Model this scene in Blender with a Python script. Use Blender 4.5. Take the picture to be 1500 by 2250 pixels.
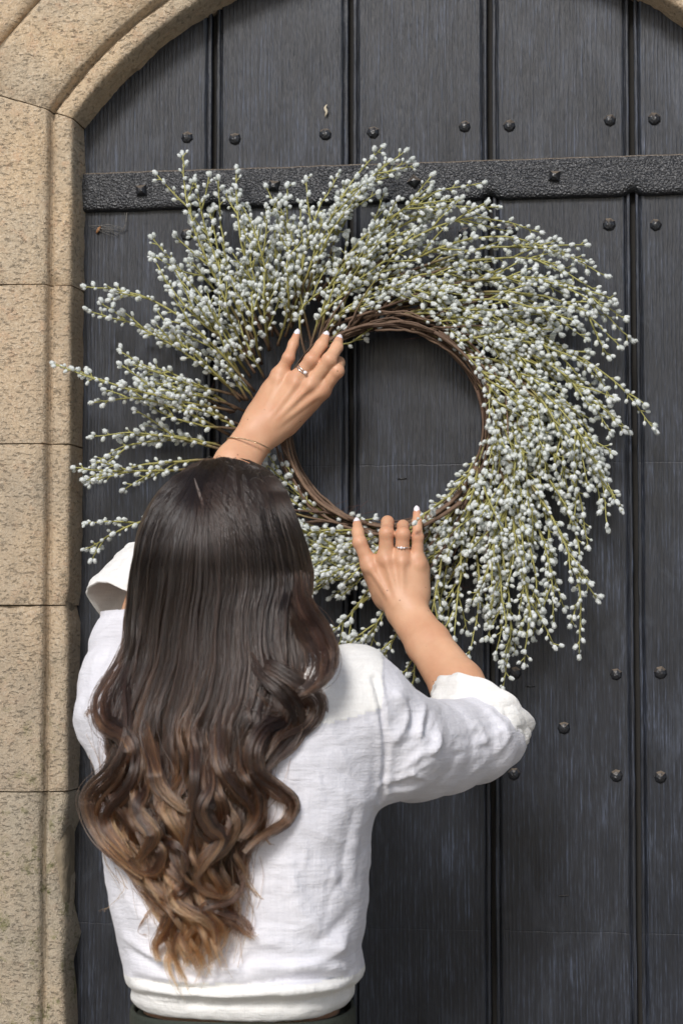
import bpy, bmesh, math, random
import numpy as np
from mathutils import Vector, Matrix, noise as mnoise

rnd = random.Random(11)
nr = np.random.RandomState(11)
S = bpy.context.scene
R = math.radians
for o in list(bpy.data.objects):
    bpy.data.objects.remove(o)

# ------------------------------------------------------------------ camera
YAW, PITCH, DIST = R(8.0), R(3.6), 2.73
FWD = Vector((-math.sin(YAW)*math.cos(PITCH), math.cos(YAW)*math.cos(PITCH), math.sin(PITCH)))
RGT = Vector((math.cos(YAW), math.sin(YAW), 0))
UPV = RGT.cross(FWD)
CAM = Vector((0, 0, 1.551)) - FWD*DIST
cd = bpy.data.cameras.new('camera')
cam = bpy.data.objects.new('camera', cd)
S.collection.objects.link(cam)
cam.matrix_world = Matrix((RGT, UPV, -FWD)).transposed().to_4x4()
cam.location = CAM
cd.sensor_fit = 'VERTICAL'; cd.sensor_height = 36; cd.lens = 72
cd.clip_end = 500
cd.dof.use_dof = True
cd.dof.focus_distance = 2.58
cd.dof.aperture_fstop = 7.1
S.camera = cam
S.render.resolution_x, S.render.resolution_y = 682, 1024

# ------------------------------------------------------------------ light
W = bpy.data.worlds.new('World'); S.world = W; W.use_nodes = True
SUN_EL, SUN_AZ = R(36), R(189)
nt = W.node_tree; nt.nodes.clear()
wo = nt.nodes.new('ShaderNodeOutputWorld'); bg = nt.nodes.new('ShaderNodeBackground')
sk = nt.nodes.new('ShaderNodeTexSky'); sk.sky_type = 'NISHITA'; sk.sun_disc = False
sk.sun_elevation = SUN_EL; sk.sun_rotation = SUN_AZ; sk.dust_density = 2.0; sk.ozone_density = 1.0
bg.inputs['Strength'].default_value = 0.065
nt.links.new(sk.outputs[0], bg.inputs[0]); nt.links.new(bg.outputs[0], wo.inputs[0])
sd = bpy.data.lights.new('sun', 'SUN'); sun = bpy.data.objects.new('sun', sd); S.collection.objects.link(sun)
sd.energy = 1.5; sd.angle = R(15); sd.color = (1, .985, .97)
sdir = Vector((math.sin(SUN_AZ)*math.cos(SUN_EL), math.cos(SUN_AZ)*math.cos(SUN_EL), math.sin(SUN_EL)))
sun.rotation_euler = (-sdir).to_track_quat('-Z', 'Y').to_euler()
sun.location = sdir*8
S.view_settings.view_transform = 'Standard'; S.view_settings.look = 'None'
S.view_settings.exposure = 0.80; S.view_settings.gamma = 1
try: S.view_settings.use_curve_mapping = False
except Exception: pass

# ------------------------------------------------------------------ helpers
F_PX = 4500.0
def at(px, py, Y):
    """the point in depth plane y=Y seen at photo pixel (px,py)"""
    d = FWD*F_PX + RGT*(px-750) - UPV*(py-1125)
    return CAM + d*((Y-CAM.y)/d.y)
def A(px, py, Y):
    return np.array(at(px, py, Y))
def to_px(p):
    v = Vector(p)-CAM
    w = v.dot(FWD)
    return 750+F_PX*v.dot(RGT)/w, 1125-F_PX*v.dot(UPV)/w

def mesh(name, V, Fc, smooth=True):
    me = bpy.data.meshes.new(name)
    V = np.asarray(V, dtype=np.float32)
    if isinstance(Fc, np.ndarray):
        n, k = Fc.shape
        me.vertices.add(len(V)); me.vertices.foreach_set('co', V.ravel())
        me.loops.add(n*k); me.loops.foreach_set('vertex_index', Fc.astype(np.int32).ravel())
        me.polygons.add(n); me.polygons.foreach_set('loop_start', np.arange(0, n*k, k, dtype=np.int32))
    else:
        me.from_pydata([tuple(map(float, v)) for v in V], [], [tuple(map(int, f)) for f in Fc])
    me.update(calc_edges=True); me.validate()
    me.polygons.foreach_set('use_smooth', np.full(len(me.polygons), smooth))
    return me
def obj(name, me, mat=None, parent=None, **props):
    o = bpy.data.objects.new(name, me); S.collection.objects.link(o)
    if me is not None and mat is not None:
        ms = mat if isinstance(mat, (list, tuple)) else [mat]
        if len(me.materials) == 0:
            for m in ms: me.materials.append(m)
    if parent is not None: o.parent = parent
    for k, v in props.items(): o[k] = v
    return o
def thing(name, label, cat, loc=(0, 0, 0)):
    o = bpy.data.objects.new(name, None); S.collection.objects.link(o)
    o.empty_display_size = .05
    o.location = loc; o['label'] = label; o['category'] = cat
    return o
def add_col(me, C, name='tone'):
    a = me.color_attributes.new(name, 'FLOAT_COLOR', 'POINT')
    c = np.ones((len(me.vertices), 4), dtype=np.float32)
    c[:, :C.shape[1] if C.ndim > 1 else 3] = C if C.ndim > 1 else C[:, None]
    a.data.foreach_set('color', c.ravel())

class MB:
    """collects quads/tris"""
    def __init__(s): s.v = []; s.f = []; s.n = 0; s.c = []
    def add(s, V, Fc, col=None):
        V = np.asarray(V, float)
        s.v.append(V); s.f += [tuple(int(i)+s.n for i in f) for f in Fc]; s.n += len(V)
        if col is not None: s.c.append(np.asarray(col, float))
    def box(s, x0, x1, y0, y1, z0, z1):
        V = [(x, y, z) for x in (x0, x1) for y in (y0, y1) for z in (z0, z1)]
        s.add(V, [(0, 1, 3, 2), (4, 6, 7, 5), (0, 4, 5, 1), (2, 3, 7, 6), (0, 2, 6, 4), (1, 5, 7, 3)])
    def mesh(s, name, smooth=True):
        me = mesh(name, np.vstack(s.v), s.f, smooth)
        if s.c: add_col(me, np.vstack(s.c))
        return me
def tube(pts, rad, k=6, cap=True):
    pts = np.asarray(pts, float); n = len(pts)
    rad = np.broadcast_to(np.asarray(rad, float), (n,))
    T = np.gradient(pts, axis=0); T /= np.linalg.norm(T, axis=1)[:, None]+1e-12
    ref = np.array([0, 1, 0.]) if abs(T[0][1]) < .8 else np.array([1., 0, 0])
    V = []
    for i in range(n):
        u = ref - T[i]*ref.dot(T[i]); u /= np.linalg.norm(u)+1e-12; ref = u
        w = np.cross(T[i], u)
        for j in range(k):
            a = 2*math.pi*j/k
            V.append(pts[i]+rad[i]*(math.cos(a)*u+math.sin(a)*w))
    Fc = [(i*k+j, i*k+(j+1) % k, (i+1)*k+(j+1) % k, (i+1)*k+j) for i in range(n-1) for j in range(k)]
    if cap: Fc += [tuple(range(k))[::-1], tuple(range((n-1)*k, n*k))]
    return np.array(V), Fc
def catmull(P, n):
    P = np.asarray(P, float); m = len(P)
    Q = np.vstack([2*P[0]-P[1], P, 2*P[-1]-P[-2]])
    t = np.linspace(0, m-1, n); i = np.minimum(t.astype(int), m-2); f = (t-i)[:, None]
    a, b, c, d = Q[i], Q[i+1], Q[i+2], Q[i+3]
    return .5*((2*b)+(-a+c)*f+(2*a-5*b+4*c-d)*f**2+(-a+3*b-3*c+d)*f**3)
def N3(x, y, z): return mnoise.noise((x, y, z))
def FB(x, y, z, o=3):
    return mnoise.fractal((x, y, z), 1.0, 2.0, o)
def sstep(a, b, x):
    t = np.clip((np.asarray(x, float)-a)/(b-a), 0, 1); return t*t*(3-2*t)

# --- distance-field modelling: primitives blended smoothly, then skinned by surface nets
def smin(a, b, k):
    h = np.clip(.5+.5*(b-a)/k, 0, 1)
    return b+(a-b)*h-k*h*(1-h)
def cap_d(P, a, b, ra, rb):
    ab = b-a; t = np.clip(((P-a)@ab)/max(ab@ab, 1e-12), 0, 1)
    return np.linalg.norm(P-(a+t[:, None]*ab), axis=1)-(ra+(rb-ra)*t)
def ell_d(P, c, r):
    q = (P-c)/r; l = np.linalg.norm(q, axis=1)
    return (l-1)*min(r)
def chain_d(P, pts, rs, k=.004):
    d = None
    for i in range(len(pts)-1):
        e = cap_d(P, pts[i], pts[i+1], rs[i], rs[i+1])
        d = e if d is None else smin(d, e, k)
    return d
EDG = [((0,0,0),(1,0,0)),((0,1,0),(1,1,0)),((0,0,1),(1,0,1)),((0,1,1),(1,1,1)),((0,0,0),(0,1,0)),((1,0,0),(1,1,0)),
       ((0,0,1),(0,1,1)),((1,0,1),(1,1,1)),((0,0,0),(0,0,1)),((1,0,0),(1,0,1)),((0,1,0),(0,1,1)),((1,1,0),(1,1,1))]
def skin_field(fn, lo, hi, h):
    lo = np.asarray(lo, float); n = np.ceil((np.asarray(hi)-lo)/h).astype(int)+1
    ax = [lo[i]+h*np.arange(n[i]) for i in range(3)]
    Fv = np.empty(tuple(n), dtype=np.float32)
    YY, ZZ = np.meshgrid(ax[1], ax[2], indexing='ij')
    st = max(1, int(400000/(n[1]*n[2])))
    for i in range(0, n[0], st):
        xs = ax[0][i:i+st]
        P = np.empty((len(xs), n[1], n[2], 3)); P[..., 0] = xs[:, None, None]; P[..., 1] = YY; P[..., 2] = ZZ
        Fv[i:i+st] = fn(P.reshape(-1, 3)).reshape(len(xs), n[1], n[2])
    s = Fv < 0
    cnt = sum(s[a:n[0]-1+a, b:n[1]-1+b, c:n[2]-1+c].astype(np.int8) for a in (0, 1) for b in (0, 1) for c in (0, 1))
    act = (cnt > 0) & (cnt < 8)
    idx = np.argwhere(act); ids = -np.ones(act.shape, dtype=np.int64); ids[act] = np.arange(len(idx))
    acc = np.zeros((len(idx), 3)); m = np.zeros(len(idx))
    for a, b in EDG:
        a = np.array(a); b = np.array(b)
        f0 = Fv[tuple((idx+a).T)]; f1 = Fv[tuple((idx+b).T)]
        cr = (f0 < 0) != (f1 < 0)
        t = np.where(cr, f0/np.where(cr, f0-f1, 1), 0)
        acc += np.where(cr[:, None], a+(b-a)*t[:, None], 0); m += cr
    V = lo+h*(idx+acc/m[:, None])
    Q = []
    for axx in range(3):
        o1, o2 = [(1, 2), (2, 0), (0, 1)][axx]
        sl0 = [slice(None)]*3; sl1 = [slice(None)]*3
        sl0[axx] = slice(0, n[axx]-1); sl1[axx] = slice(1, n[axx])
        cr = s[tuple(sl0)] != s[tuple(sl1)]
        e = np.argwhere(cr)
        e = e[(e[:, o1] > 0) & (e[:, o2] > 0) & (e[:, o1] < n[o1]-1) & (e[:, o2] < n[o2]-1)]
        def cell(d1, d2):
            c = e.copy(); c[:, o1] -= d1; c[:, o2] -= d2; return ids[tuple(c.T)]
        q = np.stack([cell(1, 1), cell(0, 1), cell(0, 0), cell(1, 0)], 1)
        fl = ~s[tuple(e.T)]
        q[fl] = q[fl][:, ::-1]
        Q.append(q)
    return V, np.vstack(Q)
def lap(V, Q, it=2, lam=.5):
    E = np.vstack([Q[:, [0, 1]], Q[:, [1, 2]], Q[:, [2, 3]], Q[:, [3, 0]]])
    E = np.vstack([E, E[:, ::-1]])
    deg = np.bincount(E[:, 0], minlength=len(V)).astype(float)
    for _ in range(it):
        a = np.stack([np.bincount(E[:, 0], V[E[:, 1], j], minlength=len(V)) for j in range(3)], 1)
        V = V+lam*(a/np.maximum(deg, 1)[:, None]-V)
    return V
def vnormals(V, Q):
    n = np.cross(V[Q[:, 2]]-V[Q[:, 0]], V[Q[:, 3]]-V[Q[:, 1]])
    o = np.zeros_like(V)
    for j in range(4):
        for c in range(3): o[:, c] += np.bincount(Q[:, j], n[:, c], minlength=len(V))
    return o/(np.linalg.norm(o, axis=1)[:, None]+1e-12)

# ------------------------------------------------------------------ materials
class NB:
    def __init__(s, name):
        s.m = bpy.data.materials.new(name); s.m.use_nodes = True
        s.t = s.m.node_tree; s.t.nodes.clear()
        s.out = s.n('ShaderNodeOutputMaterial')
    def n(s, ty, **kw):
        nd = s.t.nodes.new(ty)
        for k, v in kw.items():
            if k.startswith('_'): setattr(nd, k[1:], v)
        return nd
    def l(s, a, b): s.t.links.new(a, b)
    def val(s, sock, v):
        if hasattr(v, 'is_linked') or isinstance(v, bpy.types.NodeSocket): s.l(v, sock)
        else: sock.default_value = v
    def coords(s, scale=(1, 1, 1), rot=(0, 0, 0), rand=0.0):
        tc = s.n('ShaderNodeTexCoord'); mp = s.n('ShaderNodeMapping')
        mp.inputs['Scale'].default_value = scale; mp.inputs['Rotation'].default_value = rot
        src = tc.outputs['Object']
        if rand:
            oi = s.n('ShaderNodeObjectInfo'); mu = s.math('MULTIPLY', oi.outputs['Random'], rand)
            va = s.n('ShaderNodeVectorMath', _operation='ADD'); s.l(src, va.inputs[0]); s.l(mu, va.inputs[1]); src = va.outputs[0]
        s.l(src, mp.inputs['Vector']); return mp.outputs[0]
    def noise(s, co, scale, detail=4, rough=.55, dist=0):
        t = s.n('ShaderNodeTexNoise'); s.l(co, t.inputs['Vector'])
        t.inputs['Scale'].default_value = scale; t.inputs['Detail'].default_value = detail
        t.inputs['Roughness'].default_value = rough; t.inputs['Distortion'].default_value = dist
        return t.outputs[0]
    def math(s, op, a, b=None, c=None, clamp=False):
        t = s.n('ShaderNodeMath', _operation=op); t.use_clamp = clamp
        s.val(t.inputs[0], a)
        if b is not None: s.val(t.inputs[1], b)
        if c is not None: s.val(t.inputs[2], c)
        return t.outputs[0]
    def rng(s, v, a, b, c=0., d=1., smooth=False):
        t = s.n('ShaderNodeMapRange'); s.val(t.inputs[0], v)
        if smooth: t.interpolation_type = 'SMOOTHSTEP'
        for i, x in enumerate((a, b, c, d)): t.inputs[i+1].default_value = x
        return t.outputs[0]
    def mix(s, f, a, b, mode='MIX'):
        t = s.n('ShaderNodeMix', _data_type='RGBA', _blend_type=mode)
        s.val(t.inputs[0], f)
        for i, x in ((6, a), (7, b)):
            if isinstance(x, tuple): x = x if len(x) == 4 else x+(1,)
            s.val(t.inputs[i], x)
        return t.outputs[2]
    def bump(s, h, dist, strength=1., nrm=None):
        t = s.n('ShaderNodeBump'); s.l(h, t.inputs['Height'])
        t.inputs['Distance'].default_value = dist; t.inputs['Strength'].default_value = strength
        if nrm is not None: s.l(nrm, t.inputs['Normal'])
        return t.outputs[0]
    def bsdf(s, col, rough=.6, nrm=None, **kw):
        b = s.n('ShaderNodeBsdfPrincipled')
        s.val(b.inputs['Base Color'], col+(1,) if isinstance(col, tuple) and len(col) == 3 else col)
        s.val(b.inputs['Roughness'], rough)
        if nrm is not None: s.l(nrm, b.inputs['Normal'])
        for k, v in kw.items(): s.val(b.inputs[k.replace('_', ' ')], v)
        s.l(b.outputs[0], s.out.inputs[0]); return b

def mat_stone():
    b = NB('stone'); co = b.coords(rand=13.); oc = b.coords()
    big = b.noise(co, 8, 4); mid = b.noise(co, 55, 5, .65); fine = b.noise(co, 330, 3, .7); st = b.noise(b.coords((1, 1, 2.4), rand=13.), 120, 4, .7); gn = b.noise(co, 300, 3, .75)
    col = b.mix(b.rng(big, .38, .64), (.62, .465, .295), (.52, .43, .31))
    oi = b.n('ShaderNodeObjectInfo')
    col = b.mix(b.math('MULTIPLY', oi.outputs['Random'], .40), col, (.55, .40, .265))
    col = b.mix(b.rng(mid, .54, .66, 0, .5), col, (.58, .37, .23))
    col = b.mix(b.rng(gn, .52, .62, 0, .55), col, (.72, .62, .48))
    col = b.mix(b.rng(gn, .46, .36, 0, .32), col, (.32, .25, .18))
    col = b.mix(b.rng(st, .63, .70, 0, .45), col, (.13, .105, .08))
    col = b.mix(b.rng(fine, .43, .30, 0, .45), col, (.22, .17, .13))
    sx = b.n('ShaderNodeSeparateXYZ'); b.l(oc, sx.inputs[0])
    stn = b.noise(b.coords((1, 1, .45)), 13, 4, .6)
    col = b.mix(b.rng(stn, .48, .68, 0, .5), col, (.33, .27, .20))
    low = b.rng(sx.outputs[2], 1.85, 1.05, 0, 1)
    col = b.mix(b.math('MULTIPLY', low, .55), col, (.33, .30, .245))
    moss = b.math('MULTIPLY', b.rng(b.noise(oc, 38, 5, .7), .56, .68), b.rng(sx.outputs[2], 1.45, 1.1, 0, .8))
    col = b.mix(moss, col, (.135, .14, .045))
    h = b.math('ADD', b.math('MULTIPLY', mid, .8), b.math('MULTIPLY', gn, .8)); h = b.math('ADD', h, b.math('MULTIPLY', fine, .35)); h = b.math('SUBTRACT', h, b.rng(st, .56, .66, 0, .6))
    b.bsdf(col, .93, b.bump(h, .0030, 1.), Specular_IOR_Level=.2); return b.m
def mat_plain(name, col, rough=.7, bump=None, var=.25, scale=40, **kw):
    b = NB(name); co = b.coords(); n = b.noise(co, scale, 4)
    c = b.mix(b.rng(n, .3, .7, 0, var), col, tuple(x*.45 for x in col))
    b.bsdf(c, rough, b.bump(n, bump) if bump else None, **kw); return b.m
def mat_plank():
    b = NB('black_painted_oak')
    gr = b.noise(b.coords((1, 1, .040), rand=37.), 430, 4, .65)
    gr2 = b.noise(b.coords((1, 1, .08), rand=21.), 800, 2, .6)
    cath = b.n('ShaderNodeTexWave', _wave_type='BANDS', _bands_direction='X')
    b.l(b.coords((1, 1, .07), rand=9.), cath.inputs['Vector'])
    cath.inputs['Scale'].default_value = 55; cath.inputs['Distortion'].default_value = 10; cath.inputs['Detail'].default_value = 2; cath.inputs['Detail Scale'].default_value = .6
    co = b.coords(rand=5.)
    big = b.noise(co, 6, 3); knob = b.noise(co, 75, 4, .55); blot = b.noise(b.coords((1, 1, .5), rand=15.), 22, 4, .6)
    oc = b.coords(); sx = b.n('ShaderNodeSeparateXYZ'); b.l(oc, sx.inputs[0])
    wob = b.math('MULTIPLY', b.math('SUBTRACT', b.noise(b.coords((1, 1, 0)), 30, 3), .5), .006)
    cr = None
    for zc in (1.613, 1.003):
        d = b.math('ABSOLUTE', b.math('SUBTRACT', b.math('ADD', sx.outputs[2], wob), zc))
        c = b.rng(d, .0012, .0, 0, 1)
        cr = c if cr is None else b.math('MAXIMUM', cr, c)
    h = b.math('ADD', b.math('MULTIPLY', gr, .9), b.math('MULTIPLY', gr2, .5))
    h = b.math('ADD', h, b.math('MULTIPLY', blot, .9)); h = b.math('ADD', h, b.math('MULTIPLY', cath.outputs[0], .25))
    h = b.math('SUBTRACT', h, b.math('MULTIPLY', cr, .18))
    lines = b.math('ADD', b.math('MULTIPLY', b.math('SUBTRACT', gr, .5), 1.7), b.math('MULTIPLY', b.math('SUBTRACT', gr2, .5), 1.1))
    lines = b.math('ADD', lines, b.math('MULTIPLY', b.math('SUBTRACT', cath.outputs[0], .5), .22))
    lines = b.math('ADD', lines, b.math('MULTIPLY', b.math('SUBTRACT', blot, .5), .9))
    rp = b.n('ShaderNodeValToRGB'); b.l(b.rng(lines, -.55, .60), rp.inputs[0])
    e = rp.color_ramp.elements; e[0].color = (.0040, .0050, .0078, 1); e[1].color = (.100, .125, .185, 1)  # blue bias of these tones is sky reflection painted into the black paint
    for p_, c_ in ((.42, (.0105, .0132, .0202, 1)), (.60, (.0220, .0270, .0400, 1)), (.78, (.050, .061, .088, 1))): e.new(p_).color = c_
    sc_ = b.noise(b.coords((1, 1, .6), rand=3.), 16, 5, .65, .8)
    col = b.mix(b.rng(big, .40, .66, 0, .55), rp.outputs[0], (.0115, .0135, .0190))
    col = b.mix(b.rng(sc_, .56, .72, 0, .55), col, (.052, .060, .078))
    col = b.mix(b.rng(sc_, .42, .28, 0, .6), col, (.007, .0078, .0105))
    oi = b.n('ShaderNodeObjectInfo')
    col = b.mix(b.math('MULTIPLY', oi.outputs['Random'], .38), col, (.010, .0105, .013))
    b.bsdf(col, b.math('ADD', b.math('MULTIPLY', blot, .34), .24), b.bump(h, .0009, 1.), Specular_IOR_Level=.55); return b.m
def mat_iron(name='black_iron', dust=True, k=1.):
    b = NB(name); co = b.coords()
    n = b.noise(co, 340, 1, .5); n2 = b.noise(co, 700, 2)
    ge = b.n('ShaderNodeNewGeometry'); sx = b.n('ShaderNodeSeparateXYZ'); b.l(ge.outputs['True Normal'], sx.inputs[0])
    col = b.mix(b.rng(n2, .4, .7, 0, .5), (.013, .0138, .0165), (.026, .028, .034))
    if dust:
        dn = b.math('MULTIPLY', b.rng(sx.outputs[2], .35, .8), b.rng(b.noise(co, 70, 3), .25, .45, .5, 1))
        col = b.mix(dn, col, (.17, .135, .10))
    h = b.math('ADD', n, b.math('MULTIPLY', n2, .2))
    b.bsdf(col, .36, b.bump(h, .0030*k, 1.), Specular_IOR_Level=.7); return b.m
def mat_skin():
    b = NB('skin'); co = b.coords()
    n = b.noise(co, 28, 4); f = b.noise(co, 500, 3)
    col = b.mix(b.rng(n, .35, .68, 0, .8), (.67, .39, .240), (.565, .285, .165))
    fa = b.n('ShaderNodeVertexColor', _layer_name='flush')
    col = b.mix(b.math('MULTIPLY', fa.outputs[0], .6), col, (.60, .255, .165))
    v = b.n('ShaderNodeTexVoronoi'); b.l(co, v.inputs['Vector']); v.inputs['Scale'].default_value = 75
    fr = b.math('MULTIPLY', b.rng(v.outputs['Distance'], .11, .05), b.rng(b.noise(co, 22, 2), .48, .55))
    col = b.mix(b.math('MULTIPLY', fr, .75), col, (.22, .09, .045))
    bs = b.bsdf(col, .46, b.bump(b.math('ADD', f, b.math('MULTIPLY', n, .4)), .0004, .6), Specular_IOR_Level=.38)
    bs.inputs['Subsurface Weight'].default_value = .22
    bs.inputs['Subsurface Radius'].default_value = (1, .35, .2); bs.inputs['Subsurface Scale'].default_value = .006
    return b.m
def mat_linen(name, col, trans=.18):
    b = NB(name)
    wv = b.noise(b.coords((.05, .05, 1)), 440, 3, .7); wh = b.noise(b.coords((1, 1, .05)), 440, 3, .7)
    cr = b.noise(b.coords((.6, .6, 1.2)), 34, 4, .6, 1.2)
    wk = b.noise(b.coords((.35, .35, 1)), 70, 3, .5, 1.5)
    h = b.math('ADD', b.math('MULTIPLY', b.math('ADD', wv, wh), .30), b.math('MULTIPLY', cr, .8))
    h = b.math('ADD', h, b.math('MULTIPLY', wk, .6))
    c = b.mix(b.rng(b.math('ADD', wv, wh), .82, 1.18, 0, .55), col, tuple(min(.93, x*1.16) for x in col))
    bs = b.bsdf(c, .85, b.bump(h, .0022, 1.), Specular_IOR_Level=.15, Sheen_Weight=.15)
    tr = b.n('ShaderNodeBsdfTranslucent'); b.val(tr.inputs[0], col+(1,))
    mx = b.n('ShaderNodeMixShader'); mx.inputs[0].default_value = trans
    b.l(bs.outputs[0], mx.inputs[1]); b.l(tr.outputs[0], mx.inputs[2]); b.l(mx.outputs[0], b.out.inputs[0])
    return b.m
def mat_attr(name, rough=.6, bump=.0004, scale=300, **kw):
    b = NB(name); a = b.n('ShaderNodeVertexColor', _layer_name='tone'); n = b.noise(b.coords(), scale, 3)
    c = b.mix(b.rng(n, .3, .7, 0, .5), a.outputs[0], b.mix(1., a.outputs[0], (.45, .42, .4), 'MULTIPLY'))
    b.bsdf(c, rough, b.bump(n, bump), **kw); return b.m
def mat_catkin():
    b = NB('catkin_fluff'); oc = b.coords()
    n = b.noise(oc, 150, 3)
    c = b.mix(b.rng(n, .35, .65), (.90, .925, .93), (.68, .72, .67))
    bs = b.bsdf(c, .9, None, Specular_IOR_Level=.1, Sheen_Weight=.3)
    tr = b.n('ShaderNodeBsdfTranslucent'); tr.inputs[0].default_value = (.75, .78, .72, 1)
    mx = b.n('ShaderNodeMixShader'); mx.inputs[0].default_value = .25
    b.l(bs.outputs[0], mx.inputs[1]); b.l(tr.outputs[0], mx.inputs[2]); b.l(mx.outputs[0], b.out.inputs[0])
    return b.m
def mat_hair():
    b = NB('hair_strand')
    hi = b.n('ShaderNodeHairInfo')
    tn = b.n('ShaderNodeAttribute', _attribute_name='tint'); sg = b.n('ShaderNodeAttribute', _attribute_name='along')
    t = b.math('ADD', sg.outputs['Fac'], b.math('MULTIPLY', b.math('SUBTRACT', tn.outputs['Fac'], .5), .62))
    rp = b.n('ShaderNodeValToRGB'); b.l(t, rp.inputs[0])
    e = rp.color_ramp.elements; e[0].position = .0; e[0].color = (.013, .0088, .0072, 1); e[1].position = 1.; e[1].color = (.27, .118, .043, 1)
    for p, c in ((.42, (.021, .0125, .0092, 1)), (.64, (.038, .0195, .013, 1)), (.86, (.108, .047, .021, 1))):
        x = e.new(p); x.color = c
    va = b.mix(b.rng(hi.outputs['Random'], 0, 1, 0, .7), rp.outputs[0], b.mix(1., rp.outputs[0], (.42, .40, .40), 'MULTIPLY'))
    h = b.n('ShaderNodeBsdfHairPrincipled'); h.parametrization = 'COLOR'
    b.l(va, h.inputs['Color']); h.inputs['Roughness'].default_value = .22; h.inputs['Radial Roughness'].default_value = .35
    h.inputs['Coat'].default_value = .1
    b.l(hi.outputs['Random'], h.inputs['Random']); h.inputs['Random Roughness'].default_value = .2
    b.l(h.outputs[0], b.out.inputs[0]); return b.m
M = dict(stone=mat_stone(), mortar=mat_plain('lime_mortar', (.30, .245, .17), .95, .004, .6, 60),
         ground=mat_plain('paving', (.27, .25, .22), .9, .01, .5, 6),
         plank=mat_plank(), iron=mat_iron(), stud=mat_iron('painted_nail', True, .22),
         dark=mat_plain('dark_gap', (.02, .018, .016), .9),
         skin=mat_skin(), linen=mat_linen('linen', (.75, .745, .79), .09), linen2=mat_linen('double_linen', (.83, .815, .785), .06),
         twig=mat_attr('twig_bark', .75, .0008, 260), stem=mat_attr('sprig_stem', .6, .0003, 300), catkin=mat_catkin(),
         hair=mat_hair(), haircap=mat_plain('hair_mass', (.03, .018, .013), .55, .001, .4, 200),
         nail=mat_plain('nail_polish', (.86, .80, .84), .2, None, .03), silver=mat_plain('silver', (.75, .74, .73), .22, None, .1, 40, Metallic=1.),
         gold=mat_plain('pale_gold', (.72, .55, .36), .28, None, .1, 40, Metallic=1.), gem=mat_plain('clear_stone', (.9, .9, .92), .06, None, .05),
         trouser=mat_plain('dark_green_cloth', (.03, .037, .027), .75, .002, .5, 120), shoe=mat_plain('brown_leather', (.1, .06, .035), .5),
         eye=mat_plain('eye_white', (.75, .73, .7), .2), leaf=mat_plain('dry_leaf', (.36, .17, .07), .8), straw=mat_plain('straw', (.55, .48, .36), .8),
         web=mat_plain('cobweb_thread', (.18, .17, .155), .9))

# ------------------------------------------------------------------ ground
g = MB(); g.add([(-80, -90, 0), (80, -90, 0), (80, 70, 0), (-80, 70, 0)], [(0, 1, 2, 3)])
obj('ground', g.mesh('ground'), M['ground'], kind='structure')

# ------------------------------------------------------------------ stone surround
p1, p2, p3 = at(185, 283, 0), at(512, 0, 0), at(1407, 0, 0)
def circ3(a, b, c):
    m = np.array([[b.x-a.x, b.z-a.z], [c.x-a.x, c.z-a.z]])
    r_ = .5*np.array([b.x**2+b.z**2-a.x**2-a.z**2, c.x**2+c.z**2-a.x**2-a.z**2])
    return np.linalg.solve(m, r_)
CXA, CZA = (float(v) for v in circ3(p1, p2, p3))
RA = math.hypot(p1.x-CXA, p1.z-CZA)
HW = CXA-p1.x                     # half width of the opening
PROF = [(-.002, -.05), (-.002, .0), (-.001, .022), (.0002, .046), (.0010, .0535), (.0028, .0570), (.0060, .0588), (.012, .0592), (.0190, .0590), (.0235, .0578),
        (.0265, .0515), (.0288, .0500), (.0302, .0590), (.0318, .0675), (.0350, .0710), (.052, .0725)]
EXT = .137
def face_prof(rmax, n=16):
    rs = np.linspace(.052, rmax, n)[1:]
    P = PROF+[(r, .0735) for r in rs]
    P[-1] = (rmax, .068)
    return P+[(rmax+.001, .02)]
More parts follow.
